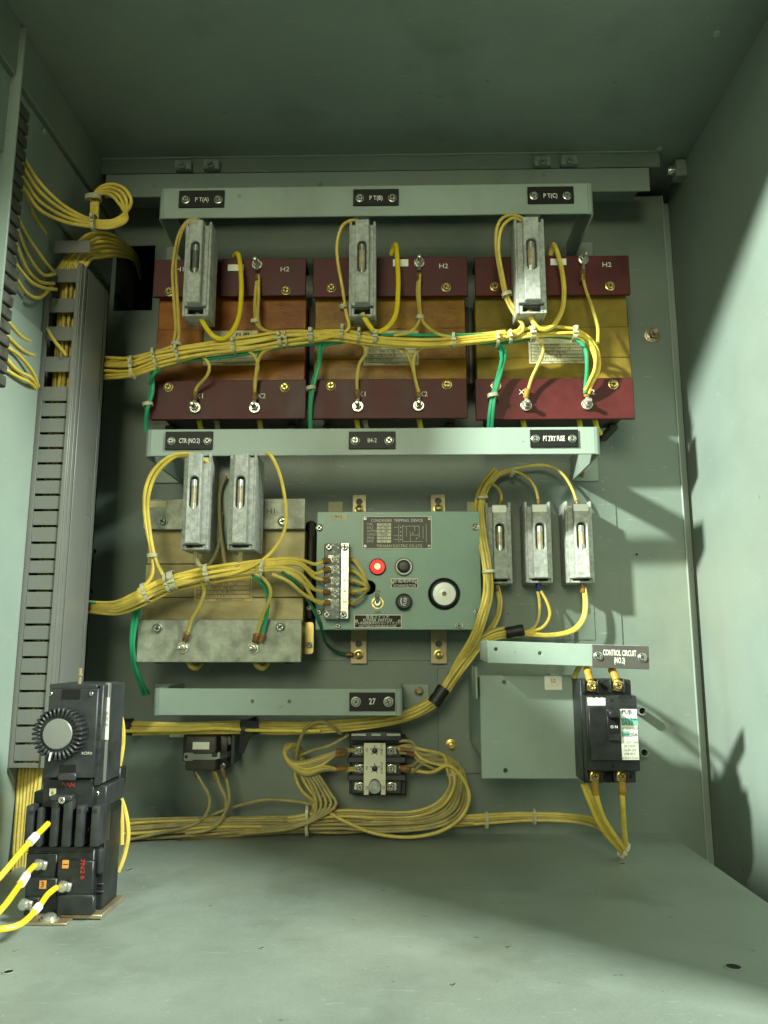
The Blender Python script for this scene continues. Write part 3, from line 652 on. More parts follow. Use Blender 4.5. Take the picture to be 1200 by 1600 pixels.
fr = framed(553, 960, 628, 981.5, 'instruction_plate', ((557, 970.5), (624, 970.5)))
btext('電源スイッチ', 590, 964.4, 4.2, 'white', 1.05, yy, par=fr); btext('POWER SWITCH', 590, 969.4, 5.0, 'white', .86, yy, par=fr)
btext('しゃ断器閉路中切らないでください', 590, 973.9, 3.4, 'white', .95, yy, par=fr); btext("DON'T TURN OFF WHEN BREAKER CLOSED", 590, 978.4, 3.5, 'white', .60, yy, par=fr)

# ================================================================== BREAKER SHELF, PLATE AND BREAKER
ys = -.135
x0, x1, z0, z1 = R(751, 1055, 905, 1217, ys)
T = thing('breaker_bracket', 'pale green-grey bracket plate holding the black circuit breaker, with a small white tag', 'bracket', ((x0 + x1) / 2, 0, z0))
hl = [circ(P(hx, hy, ys).x, P(hx, hy, ys).z, 3.2 * mm(ys), 14) for hx, hy in ((788, 1066), (790, 1204))]
b = MB(); b.plate(rectpts(x0, x1, z0, z1), hl, ys, .0023, .0006); b.obj('mounting_plate', 'paint_bar', T)
b = MB(); b.box(x0 + .0003, x0 + .0026, ys + .0026, -.001, z0 + .02, z1 - .003, .0004); b.obj('side_arm', 'paint_bar', T); b = MB(); b.box(x1 - .0026, x1 - .0003, ys + .0026, -.001, z0 + .0, z1 - .003, .0004); b.obj('side_arm', 'paint_bar', T)
b = MB(); b.box(x0 - .0050, x0 - .0030, ys - .010, ys + .03, z1 - .022, z1 + .008, .0006); b.obj('hinge_ear', 'paint_bar', T)
b = MB(); b.pbox(851, 1056, 878, 1078, ys - .0006, ys - .0001, .0001); b.obj('tag', 'whitemark', T)
text('52', 864, 1064, ys - .0006, 6, T, 'redink', 1); text('CONT', 864, 1072, ys - .0006, 4.5, T, 'paper', 1)
# top bar (slightly tilted) carrying the name plate
yt = -.172; rt = rad(1.9)
hl = [circ(P(hx, hy, yt).x, P(hx, hy, yt).z, 2.8 * mm(yt), 14) for hx, hy in ((775, 1018), (844, 1022))]
a0, a1, c0, c1 = R(762, 1005, 1000, 1040, yt)
b = MB(); b.plate(rectpts(a0, a1, c0, c1), hl, yt, .0022, .0005, rot=rt); b.obj('top_bar', 'paint_bar', T)
b = MB(); b.box(a0, a1 - .05, yt + .003, ys + .01, c0 + .0016, c0 + .0036, .0004, rot=rt); b.obj('top_bar_flange', 'paint_bar', T)
b = MB(); b.box(a0 + .0001, a0 + .0022, yt + .0024, -.10, c0 + .004, c1 + .0026, .0005); b.obj('top_bar_side', 'paint_bar', T)
nameplate('dark name plate engraved CONTROL CIRCUIT (NO.2) above the breaker', ['CONTROL CIRCUIT', '(NO.2)'], 925, 1008.5, 1013, 1044.5, yt, 'tagplate2', h=8.6, sx=.47, rot=rt, scr=7.0, dx=-1, bold=.025)
# breaker
ya = -.190
T = thing('circuit_breaker', 'black two-pole circuit breaker switched ON, with white rating label', 'circuit breaker', (P(950, 1225, ys).x, ys, P(950, 1225, ys).z))
b = MB(); b.pbox(909, 1062, 990, 1223, ya + .022, ys - .0003, .001); b.obj('base', 'black', T)
b = MB(); b.pbox(917, 1087, 998, 1205, ya + .004, ya + .0215, .0012, seg=2); b.obj('body', 'black', T)
b = MB(); b.pbox(921, 1104, 997, 1189, ya - .0002, ya + .0038, .0008); b.obj('face_cover', 'black', T)
b = MB(); b.pbox(949, 1108, 970, 1158, ya - .0036, ya - .0004, .0006); b.obj('handle_frame', 'black', T)
b = MB(); b.pbox(952, 1111, 970, 1122, ya - .0125, ya - .0038, .001); hd = b.obj('handle', 'black', T)
b = MB(); b.pbox(952, 1123, 968, 1146, ya - .0042, ya - .0038, 0); b.obj('handle_slot', 'hole', T)
text('O N', 959.5, 1136, ya - .0044, 4.2, T, 'whitemark', 1.0, bold=.02)
b = MB(); b.pbox(970.5, 1108, 997, 1187.5, ya - .001, ya - .0003, .0002); lb = b.obj('rating_label', 'whitemark', T)
text('FUJI', 979, 1112.5, ya - .001, 5.5, lb, 'ink', 1.2, bold=.03)
b = MB(); b.pbox(971, 1121.5, 996.8, 1133.5, ya - .0012, ya - .00105, 0); b.pbox(971.5, 1142.5, 984, 1151, ya - .0012, ya - .00105, 0); b.obj('label_colour_band', 'cyan', lb)
text('Fuji Auto Breaker', 983.5, 1124, ya - .0013, 3.6, lb, 'ink', .72); text('SA32', 980, 1130, ya - .0013, 6, lb, 'ink', 1)
text('2pole', 977.5, 1147, ya - .0013, 4.4, lb, 'ink', .8); text('20A', 990, 1148, ya - .0013, 5.5, lb, 'ink', .9)
for i, s in enumerate(('AC 220V  2.5kA', 'DC 125V  2.5kA', 'JIS C 8370', 'Cat.BU 2SA', 'AMB 40°C')): text(s, 984, 1138.5 if i == 0 else 1154 + i * 6, ya - .001, 3.4, lb, 'ink_soft', .8)
text('Fuji Electric Co.,Ltd.', 984, 1184, ya - .001, 2.8, lb, 'ink_soft', .8)
b = MB(); b.pbox(918, 1090, 946, 1102.5, ya + .0035, ya + .0039, .0001); b.obj('sticker', 'whitemark', T)
x_ = P(909, 1150, ya + .03).x - .0004
zz0, zz1 = P(905, 1170, ya + .03).z, P(905, 1118, ya + .03).z
b = MB(); b.box(x_ - .0003, x_, ya + .026, ya + .040, zz0, zz1, 0); b.obj('side_label', 'paper', T)
for i in range(3):
    for x__ in (926, 967): b = MB(); b.pbox(x__ + i * 8, 1086, x__ + 4 + i * 8, 1090.5, ya + .0035, ya + .0039, 0); b.obj('vent', 'hole', T)
for px, py, r in ((956, 1094, 2.4), (958, 1197, 2.4)):
    b = MB(); b.cyl(P(px, py, ya + .004), r * mm(ya), .0003, 14); b.obj('hole', 'hole', T)
text('FUJI', 978, 1197, ya + .0039, 7, T, 'bluegrey', 1.1)
for px, py, r in ((947, 1070.5, 7), (951, 1214.5, 7), (911.5, 1071, 2.6), (985, 1214, 2.6)):
    b = MB(); c = P(px, py, ya + .022); b.lathe(c, [(r * mm(ya) * 1.15, 0.0), (r * mm(ya) * 1.1, .0006), (r * mm(ya), .0006), (r * mm(ya), .0003), (0, .0003)], 22); b.obj('screw_hole', 'hole', T)
for px, py in ((924, 1072), (965, 1071.5), (929, 1213), (971, 1212.5)):
    for s in (-1, 1): b = MB(); b.pbox(px + s * 10.5 - 1.2, py - 11, px + s * 10.5 + 1.2, py + 11, ya + .012, ya + .0218, .0003); b.obj('terminal_wall', 'black', T)
    b = MB(); b.pbox(px - 8, py - 9, px + 8, py + 9, ya + .017, ya + .0195, .0008, rot=.1); b.obj('terminal_clamp', 'brass', T)
    screw(T, px + 1, py, ya + .0165, 8, 'brass')
for px, py in ((1004, 1111), (1007, 1176)):   # spacer posts seen end-on
    c = P(px, py, -.022); k2 = mm(-.022)
    b = MB(); b.lathe(c, [(4.6 * k2, -.01), (4.8 * k2, 0), (6.4 * k2, 0), (6.6 * k2, -.001), (6.6 * k2, -.022), (0, -.022)], 24); b.obj('spacer_post', 'paint', T)
    b = MB(); b.lathe(c, [(0, -.006), (4.7 * k2, -.006)], 20); b.obj('post_hole', 'hole', T)


# ================================================================== RELAY 27
T = thing('voltage_relay', 'small black relay with a cream dial strip and grey knob under the 27 plate', 'relay', (P(590, 1243, 0).x, -.001, P(590, 1243, -.004).z))
y0_ = -.046
b = MB(); b.pbox(546, 1150, 634, 1242, y0_ + .018, -.0045, .001); b.obj('body', 'black', T)
for py0, py1 in ((1163, 1184), (1191, 1212), (1219, 1240)):
    for a, c in ((549, 570), (601, 627)): b = MB(); b.pbox(a, py0, c, py1, y0_ + .008, y0_ + .0178, .0008); b.obj('terminal_seat', 'black', T)
for py0, py1 in ((1184.5, 1190.5), (1212.5, 1218.5)):
    for a, c in ((543, 570), (601, 634)): b = MB(); b.pbox(a, py0 - 2, c, py1 + 2, y0_ + .004, y0_ + .0178, .001); b.obj('barrier', 'bluegrey', T)
b = MB(); b.pbox(547, 1143, 628, 1158, y0_ + .003, y0_ + .0178, .002, seg=2); b.obj('top_cover', 'bluegrey', T)
for a, c in ((549, 572), (580, 595), (604, 626)): b = MB(); b.pbox(a, 1146, c, 1150, y0_ + .0018, y0_ + .0028, .0003); b.obj('cover_rib', 'steel', T)
a0, a1, c0, c1 = R(568.5, 1161, 602.5, 1242, y0_); kk = mm(y0_); kc = P(585.5, 1229, y0_)
b = MB(); b.plate([(a0, c0), (kc.x - 9 * kk, c0)] + [(kc.x - 9 * kk * math.cos(math.pi * i / 12), kc.z + 11 * kk * math.sin(math.pi * i / 12)) for i in range(13)] + [(kc.x + 9 * kk, c0), (a1, c0), (a1, c1), (a0, c1)], [], y0_, .0012, .0002)
ds = b.obj('dial_strip', 'cream', T)
b = MB(); b.pbox(569, 1162, 602, 1241, y0_ + .0014, y0_ + .0175, .0005); b.obj('strip_body', 'black', T)
b = MB(); b.lathe(kc + Vector((0, .001, 0)), [(0, 0), (9.3 * kk, 0), (9.3 * kk, .006), (8.4 * kk, .0075), (0, .0085)], 28); b.obj('knob', 'cast', T)
for py in (1172.5, 1200.5):
    c = P(585.5, py, y0_); b = MB(); b.lathe(c, [(0, .0), (4.2 * kk, .0), (4.2 * kk, .0018), (3.2 * kk, .0022), (0, .0022)], 16); b.obj('setting_dial', 'black', T)
    b = MB()
    for a in range(5):
        an = rad(20 + a * 70); q = c + Vector((math.cos(an) * 6.2 * kk, -.0002, math.sin(an) * 6.2 * kk)); b.box(q.x - .6 * kk, q.x + .6 * kk, q.y - .0001, q.y + .0001, q.z - 1.3 * kk, q.z + 1.3 * kk, 0, rot=math.pi / 2 - an)
    b.obj('dial_marks', 'ink', ds)
for s, px, py in (('PICK UP', 596, 1167), ('75-95V', 596, 1175), ('DROP', 596, 1196), ('60-90', 596, 1205)): text(s, px, py, y0_, 3.6, ds, 'ink', .7, rot=rad(90) if 0 else rad(90))
for s, px, py in (('P3', 572.5, 1172), ('P4', 572.5, 1200), ('P5', 572.5, 1231), ('P1', 599, 1231)): text(s, px, py, y0_, 4, ds, 'ink', .9, rot=rad(90))
for px in (561, 612):
    for py in (1173, 1201, 1229):
        b = MB(); b.pbox(px - 7.5, py - 6, px + 7.5, py + 6, y0_ + .0055, y0_ + .0078, .0004, rot=random.uniform(-.15, .15)); b.obj('clamp', 'chrome', T)
        screw(T, px + (2 if px < 580 else -1), py, y0_ + .005, 6.3, 'chrome')

# ================================================================== SMALL STRAPPED RELAY
T = thing('strapped_relay', 'small dark relay held by a steel strap, with a cream tag', 'relay', (P(330, 1205, 0).x, -.001, P(330, 1205, -.002).z))
y1_ = -.052
b = MB(); b.pbox(289, 1150, 338, 1205, y1_, y1_ + .02, .003, seg=2); b.obj('body', 'bobbin', T)
b = MB(); b.pbox(292, 1148, 356, 1203, y1_ + .0205, -.014, .002, seg=2); b.obj('rear_body', 'black', T)
b = MB(); b.pbox(286, 1142, 362, 1190, -.0138, -.0035, .001); b.obj('socket', 'black', T)
b = MB(); b.pbox(361, 1136, 367, 1194, -.040, -.004, .0006); b.obj('socket_wall', 'bluegrey', T)
b = MB(); b.pbox(301, 1159.5, 327, 1171, y1_ - .0005, y1_ - .0001, .0001); b.obj('tag', 'whitemark', T)
a0, a1, c0, c1 = R(287, 1176, 338, 1189, y1_ - .001)
b = MB(); c = P(291, 1182.5, y1_); b.plate(rectpts(a0, a0 + .0105, c0, c1, .002), [circ(c.x, c.z, 2.6 * mm(y1_), 12)], y1_ - .0012, .001, .0002); b.obj('strap_hook', 'steel', T)
b = MB(); zz = (c0 + c1) / 2; h2 = (c1 - c0) * .33
pts = [(a0 + .0095, y1_ - .001), (a1 - .002, y1_ - .001), (a1 + .003, y1_ + .002), (a1 + .016, y1_ + .026)]
bm = b.bm
for (xa, ya_), (xb, yb2_) in zip(pts, pts[1:]):
    d = Vector((xb - xa, yb2_ - ya_)).normalized(); nx, ny = d.y * .0006, -d.x * .0006
    vs = [bm.verts.new(v) for v in ((xa, ya_, zz - h2), (xb, yb2_, zz - h2 + (.001 if xb > a1 else 0)), (xb, yb2_, zz + h2 + (.002 if xb > a1 else 0)), (xa, ya_, zz + h2), (xa + nx, ya_ + ny, zz - h2), (xb + nx, yb2_ + ny, zz - h2 + (.001 if xb > a1 else 0)), (xb + nx, yb2_ + ny, zz + h2 + (.002 if xb > a1 else 0)), (xa + nx, ya_ + ny, zz + h2))]
    for f in ((0, 3, 2, 1), (4, 5, 6, 7), (0, 1, 5, 4), (1, 2, 6, 5), (2, 3, 7, 6), (3, 0, 4, 7)): bm.faces.new([vs[i] for i in f])
b.obj('strap', 'steel', T)
b = MB(); b.pbox(331, 1176, 339, 1183, y1_ - .003, y1_ - .001, .0004); b.obj('strap_buckle', 'black', T)
for px, py, yy in ((327, 1145, -.03), (337, 1144, -.03), (357, 1155, -.03), (348, 1197, -.035), (357, 1160, -.028)): screw(T, px, py, yy, 4, 'steel')
b = MB(); b.pbox(265, 1143, 290, 1152, -.003, -.0022, .0001); b.obj('panel_sticker', 'paper', panel)

# ================================================================== WIRING DUCT
ydf, ydb = -.160, -.088
xa = XL + .001
xs = P(106, 700, ydf).x; zt = P(90, 412, ydf).z
zb = P(40, 1200, ydf).z
T = thing('wiring_duct', 'tall grey slotted wiring duct running down the left wall', 'wiring duct', (xa, ydb, zb))
ztop_fr = P(90, 376, ydf).z
slots = [(395, 420), (441, 466), (488, 510), (532, 557), (581, 604)]
sl2 = [628, 652, 677, 700, 724, 749, 773, 797, 822, 848, 874, 897, 923, 950, 976, 1001, 1027, 1053, 1080, 1107, 1134, 1162, 1191]
edges = [(p0, p1, True) for p0, p1 in slots] + [(p - 1.8, p + 1.8, False) for p in sl2]
def zof(py): return P(80, py, ydf).z
xin0, xin1 = xa + .006, xs - .0012
cur = ztop_fr
seq = []
for p0, p1, wide in edges:
    za, zc = zof(p0), zof(p1); seq.append((cur, za, za, zc, wide)); cur = zc
seq.append((cur, zb, None, None, False))
for i, (zt_, zb_, _, _, wide) in enumerate(seq):
    x_end = xs + (.008 if i == 0 else 0)
    b = MB(); b.box(xin0 + .0002, (xin1 - .0002) if i else x_end, ydf, ydf + .0016, zb_, zt_, .0003)
    b.obj('duct_tooth', 'duct', T)
b = MB(); b.box(xa, xin0, ydf, ydf + .0016, zb, zof(440), .0002); b.obj('tooth_root_strip', 'duct', T)
b = MB(); b.box(xin1, xs, ydf, ydf + .0016, zb, zof(412), .0002); b.obj('tooth_tip_strip', 'duct', T)
# lid: ridged channel cover facing right
b = MB(); lx = xs + .0005
b.box(lx, lx + .0015, ydf - .0012, ydb, zb, zt, .0003)
b.box(lx + .0015, lx + .0030, ydf + .012, ydb - .014, zb + .0005, zt - .0005, .0005)
for q in (.004, .022, .026, .046, .050, .062): b.box(lx + .0013, lx + .0028, ydf + q, ydf + q + .0012, zb + .0002, zt - .0002, .0003)
b.box(lx - .004, lx, ydf - .0018, ydf - .0003, zb, zt, .0004)
b.obj('duct_lid', 'duct2', T)
b = MB(); b.box(xa, xs, ydb - .0016, ydb, zb, zt - .01, .0003); b.obj('duct_rear_side', 'duct', T)
b = MB(); b.box(lx + .0031, lx + .0034, ydf + .045, ydf + .058, P(150, 805, -.11).z, P(150, 745, -.11).z, 0); b.obj('dark_smudge_label', 'duct', T)

# ================================================================== LEFT TERMINAL RAIL
yr = -.235
T = thing('terminal_rail', 'tall pale steel upright with a column of black terminals at the far left edge', 'terminal rail', (XL + .002, yr, P(0, 640, yr).z))
zr0, zr1 = P(0, 1010, yr - .03).z, P(0, 90, yr - .03).z
xr = P(19, 300, yr - .03).x
b = MB(); b.box(XL + .0005, xr, yr - .032, yr - .0295, P(5, 620, yr - .03).z, P(5, 45, yr - .03).z, .0006); b.obj('upright', 'paint_bar', T)
b = MB(); b.box(XL + .0006, XL + .0030, yr - .029, yr + .03, P(5, 640, yr).z, P(5, 60, yr).z, .0006); b.obj('rail_back', 'paint', T)
for i in range(21):
    py = 190 + i * 20.5
    z_ = P(15, py, yr).z; h_ = 9.7 * mm(yr)
    b = MB(); b.box(XL + .0032, xr - .0035 + (.003 if i in (12, 13) else 0), yr - .027, yr - .004, z_ - h_, z_ + h_, .0012); b.obj('terminal', 'rail_dark', T)
b = MB(); b.box(XL + .0009, XL + .0032, yr - .004, -.162, P(20, 1340, yr).z, P(20, 470, yr).z, .0004); tag(b.obj('backing_plate', 'paint_bar'), 'pale green steel plate on the left wall between the terminals and the wiring duct', 'plate')
# ================================================================== MOTOR CONTACTOR WITH DIAL TIMER (front left)
yc = -.287; kc = mm(yc)
T = thing('contactor', 'black motor contactor with knurled dial timer, standing on the floor at the left', 'contactor', (P(110, 1440, yc).x, yc + .05, ZF + .001))
def cb(name, px0, py0, px1, py1, yf, yb, m='bluegrey', bev=.0008, par=None, **k):
    b = MB(); b.pbox(px0, py0, px1, py1, yf, yb, bev, **k); return b.obj(name, m, par or T)
# timer
cb('timer_body', 72, 1076, 150, 1216, yc, yc + .052)
cb('timer_top_lip', 77, 1069, 152, 1077, yc + .002, yc + .05)
cb('timer_side', 150.5, 1070, 158, 1228, yc + .003, yc + .05)
cb('side_strap', 158.5, 1067, 166, 1224, yc + .012, yc + .018, 'duct')
cb('timer_notch', 97, 1077, 125, 1092, yc - .0006, yc - .0001, 'hole', 0)
cb('timer_notch', 93, 1195, 118, 1207, yc - .0006, yc - .0001, 'hole', 0)
cb('timer_latch', 90, 1208, 118, 1220, yc - .003, yc - .0001, 'bluegrey')
# side rating label on the timer's right flank
xq = P(158, 1120, yc + .003).x
b = MB(); b.pbox(156, 1090, 170, 1156, yc + .0112, yc + .0118, .0001, rot=rad(-2)); sl = b.obj('side_label', 'whitemark', T)
for i in range(5): text('SRC 3931 - 02', 159 + i * 2.3, 1123, yc + .0111, 2.6, sl, 'ink_soft', 1, rot=rad(88))
c = P(101, 1144, yc)
b = MB(); b.lathe(c, [(0, 0), (33 * kc, 0), (33 * kc, .010), (30 * kc, .012), (0, .012)], 48); dial = b.obj('dial', 'black', T)
n = 32
for i in range(n):
    a = 2 * math.pi * i / n; q = c + Vector((math.cos(a) * 31.5 * kc, 0, math.sin(a) * 31.5 * kc))
    b = MB(); b.box(q.x - 7.5 * kc, q.x + 5.5 * kc, q.y - .0135, q.y - .0005, q.z - 2.1 * kc, q.z + 2.1 * kc, .0009, rot=-a); b.obj('knurl', 'bluegrey', dial)
b = MB(); b.lathe(c - Vector((0, .0121, 0)), [(0, 0), (22 * kc, 0), (22 * kc, .0008), (21 * kc, .0014), (0, .0018)], 40); b.obj('dial_cap', 'cap', dial)
b = MB(); q = c + Vector((-7.5 * kc, -.0142, -32 * kc)); b.box(q.x - 1.2 * kc, q.x + 1.2 * kc, q.y - .0006, q.y + .0004, q.z - 6 * kc, q.z + 6 * kc, .0002, rot=rad(8)); b.obj('pointer_mark', 'whitemark', dial)
text('RC3931', 136, 1177, yc, 4, T, 'whitemark', .9)
cb('top_post', 122, 1045, 125.5, 1070, yc + .012, yc + .014, 'brass', .0006)
b = MB(); c = P(124, 1072, yc + .013); b.lathe(c, [(0, 0), (3 * kc, 0), (3 * kc, .008), (5 * kc, .008), (5 * kc, .0095), (3.2 * kc, .0095), (3.2 * kc, .014), (0, .0145)], 14, 'Z'); b.obj('top_stud', 'zinc', T)
# neck
cb('neck', 66, 1217, 146, 1262, yc + .004, yc + .05, 'black')
cb('neck_step', 52, 1237, 70, 1262, yc + .010, yc + .05, 'black')
cb('neck_step', 146.5, 1228, 166, 1262, yc + .012, yc + .052, 'bluegrey')
cb('marker', 77, 1232, 87, 1244, yc + .0032, yc + .0039, 'paper', .0001); text('6', 82, 1238, yc + .0032, 6, T, 'ink', 1)
text('NAN', 107, 1226, yc + .0036, 6.5, T, 'redink', 1.0, rot=rad(4), bold=.03)
# main block
cb('main_block', 40, 1322, 145, 1432, yc + .0045, yc + .052, 'black')
cb('rear_block', 40, 1262, 145, 1321, yc + .022, yc + .052, 'black')
cb('side_block', 145.5, 1262, 163, 1434, yc + .014, yc + .046, 'black')
cb('side_block', 158, 1252, 172, 1404, yc + .030, yc + .050, 'bluegrey')
cb('side_fin', 148, 1302, 160, 1310, yc + .009, yc + .0135, 'bluegrey')
cb('side_boss', 148, 1325, 160, 1368, yc + .008, yc + .0135, 'bluegrey', .003, seg=2)
for px0, px1, py0 in ((38, 51, 1259), (56, 65, 1262), (78, 90, 1246), (97, 111, 1246), (117, 130, 1259), (141, 155, 1259)):
    cb('arc_fin', px0, py0, px1, 1324, yc - .002, yc + .0218, 'bluegrey', .0012, seg=2)
cb('fin_bridge', 78, 1243, 112, 1252, yc - .004, yc + .004, 'bluegrey')
screw(T, 97, 1250, yc - .004, 5, 'chrome', washer=False)
for px, py in ((70, 1281), (114, 1275), (88, 1312)):
    cb('inner_contact', px - 3, py - 6, px + 3, py + 6, yc + .018, yc + .0218, 'brass', .0005)
cb('marker', 105, 1284, 113, 1291, yc + .012, yc + .0125, 'yellow', .0001)
for px0, py0, px1, py1, d in ((40, 1334, 88, 1372, .004), (88.5, 1345, 145, 1400, .002), (40, 1372.5, 88, 1402, .001), (88.5, 1400.5, 146, 1430, .0), (40, 1402.5, 60, 1430, -.002)):
    cb('terminal_step', px0, py0, px1, py1, yc + d - .001, yc + .0044, 'black')
cb('marker', 97, 1344, 107, 1357, yc + .0004, yc + .0009, 'orange', .0001); text('1', 102, 1350.5, yc + .0004, 8, T, 'ink', 1, rot=rad(90))
cb('marker', 61, 1376, 72, 1389, yc - .0006, yc - .0001, 'orange', .0001); text('3', 66.5, 1382.5, yc - .0006, 8, T, 'ink', 1)
for s, py in (('7', 1345), ('N', 1353), ('2', 1362), ('6', 1371)): text(s, 129, py, yc + .0008, 6.3, T, 'redink', 1.3, rot=rad(90), bold=.04)
text('M', 155, 1291, yc + .0138, 7, T, 'redink', 1)
for px, py, d in ((60, 1351, .003), (98, 1385, .001), (37, 1413, -.003)):
    cb('clamp', px - 8, py - 6, px + 12, py + 8, yc + d - .0045, yc + d - .001, 'chrome', .0008, rot=rad(12))
    c = P(px + 1, py, yc + d - .004); b = MB(); b.lathe(c, [(0, 0), (8 * kc, 0), (8 * kc, .002), (6 * kc, .0035), (0, .004)], 20); b.obj('clamp_screw', 'chrome', T)
cb('seam', 41, 1331, 144, 1332.4, yc + .0040, yc + .0044, 'recess', 0)
for py in (1110, 1130, 1150, 1170, 1190): cb('vent_slot', 152, py, 156.5, py + 6, yc + .0026, yc + .0029, 'recess', 0)
for px in (46, 60, 72, 103, 123, 136): cb('slot_floor', px - 3, 1300, px + 3, 1320, yc + .010, yc + .0215, 'black', .0008)
for px, py in ((58, 1296), (104, 1300), (136, 1296)): cb('contact_tip', px - 2.5, py - 3, px + 2.5, py + 3, yc + .008, yc + .0098, 'brass', .0004)
for px, py in ((49, 1268), (123, 1266), (148, 1266)): cb('fin_notch', px - 3, py - 1, px + 3, py + 4, yc - .0026, yc - .0021, 'recess', 0)
cb('side_rib', 147, 1380, 162, 1383, yc + .0125, yc + .0138, 'bluegrey', .0004); cb('side_rib', 147, 1392, 162, 1395, yc + .0125, yc + .0138, 'bluegrey', .0004)
cb('front_lip', 89, 1399, 145, 1404, yc - .0012, yc + .0009, 'bluegrey', .0005)
screw(T, 151, 1240, yc + .0118, 4.5, 'steel', washer=False); screw(T, 79, 1084, yc, 3.2, 'steel', washer=False); screw(T, 143, 1084, yc, 3.2, 'steel', washer=False)
# base plates
x0, x1 = P(42, 1436, yc).x, P(150, 1436, yc).x
b = MB(); b.box(x0, x1 + .003, yc + .003, yc + .050, ZF + .001, ZF + .004, .0005); b.obj('base_plate', 'zinc', T)
c = PZ(77, 1441, ZF); b = MB(); b.box(c.x - .014, c.x + .016, c.y - .008, c.y + .012, ZF + .0003, ZF + .002, .0004); b.obj('base_tab', 'zinc', T)
b = MB(); b.lathe((c.x, c.y, ZF + .002), [(0, 0), (.007, 0), (.007, .0012), (.005, .0014), (.005, .003), (.003, .0042), (0, .0045)], 22, 'Z'); b.obj('base_bolt', 'chrome', T)

# ================================================================== WIRES
def pp(pts, dy=0.0): return [P(p[0], p[1], p[2] + dy) for p in pts]
def wire(pts, r, m, parent, name='wire', jit=0.0):
    q = spline(pp(pts) if len(pts[0]) == 3 and abs(pts[0][0]) > 2 else pts)
    if jit:
        ph = [random.uniform(0, 6) for _ in range(3)]
        q = [v + Vector((0, 0, 1)) * jit * math.sin(i * .13 + ph[0]) + Vector((0, 1, 0)) * jit * math.sin(i * .17 + ph[1]) for i, v in enumerate(q)]
    b = MB(); b.tube(q, r, 8); return b.obj(name, m, parent)
def sleeve(parent, a, c, r, m='sleeve', name='sleeve'):
    b = MB(); A, B = P(*a), P(*c); d = (B - A)
    b.tube([A, A + d * .1, A + d * .5, A + d * .9, B], [r * .8, r, r * .93, r * 1.05, r * .8], 10); return b.obj(name, m, parent)
def lug(parent, a, r_px, y, d):
    """ring lug on a terminal; the barrel runs towards pixel d"""
    c = P(a[0], a[1], y); k = mm(y); b = MB()
    b.lathe(c, [(r_px * .5 * k, 0), (r_px * k, 0), (r_px * k, .0009), (r_px * .5 * k, .0009)], 20)
    e = P(d[0], d[1], y); v = (e - c); b.tube([c + v * .35 - Vector((0, .001, 0)), c + v * .7 - Vector((0, .0018, 0)), c + v - Vector((0, .002, 0))], [.0018, .0022, .0022], 8)
    return b.obj('ring_lug', 'chrome', parent)
def tie(parent, px, py, y, w, hgt, ang=0.0, tail=True, depth=.014):
    """nylon cable tie looped round a bundle: hgt px across the bundle, w px wide"""
    c = P(px, py, y); k = mm(y); a = hgt / 2 * k + .0006; d = depth / 2 + .0008; wd = w * k / 2
    bm = bmesh.new(); n = 22; rr = []
    for i in range(n):
        t = 2 * math.pi * i / n; ex = abs(math.cos(t)) ** .7 * (1 if math.cos(t) > 0 else -1); ez = abs(math.sin(t)) ** .7 * (1 if math.sin(t) > 0 else -1)
        rr.append([bm.verts.new((sx, d2 * ex, a2 * ez)) for sx, a2, d2 in ((-wd, a, d), (wd, a, d), (wd, a + .0009, d + .0009), (-wd, a + .0009, d + .0009))])
    for i in range(n):
        p, q = rr[i], rr[(i + 1) % n]
        for j in range(4): bm.faces.new((p[j], p[(j + 1) % 4], q[(j + 1) % 4], q[j]))
    b = MB(); b.bm.free(); b.bm = bm
    if tail:
        b.box(-wd * 1.3, wd * 1.3, -d - .0028, -d - .0003, -a * .2 - .0013, -a * .2 + .0013, .0004)
        b.box(-wd * .8, wd * .8, -d - .004, -d - .0032, a * .1, a * .1 + .0045, .0002)
    M_ = Matrix.Translation(c) @ Matrix.Rotation(ang, 4, 'Y')
    for v in b.bm.verts: v.co = M_ @ v.co
    return b.obj('cable_tie', 'tie', parent)
def bundle(path, offs, r, m, parent, jit=.0009, s=1.0, spread=None):
    """wires laid along a path of pixels; offs = list of (across px, depth m)"""
    out = []
    for i, (o, dpt) in enumerate(offs):
        pts = []
        for j, p in enumerate(path):
            a, c = path[max(0, j - 1)], path[min(len(path) - 1, j + 1)]
            v = Vector((c[0] - a[0], c[1] - a[1])); v = v.normalized() if v.length else Vector((1, 0)); nx, ny = -v.y, v.x
            k = (spread[j] if spread else 1.0); wob = random.uniform(-1, 1) * 1.3
            pts.append((p[0] + nx * (o * k + wob), p[1] + ny * (o * k + wob), p[2] + dpt + random.uniform(-.0006, .0006)))
        mm_ = random.choice(m) if isinstance(m, (list, tuple)) else m
        out.append(wire(pts, r, mm_, parent, jit=jit))
    return out
RW = .00188
def harness(label, loc, name='wire_harness', cat='wire harness', group=None): return thing(name, label, cat, loc, group)

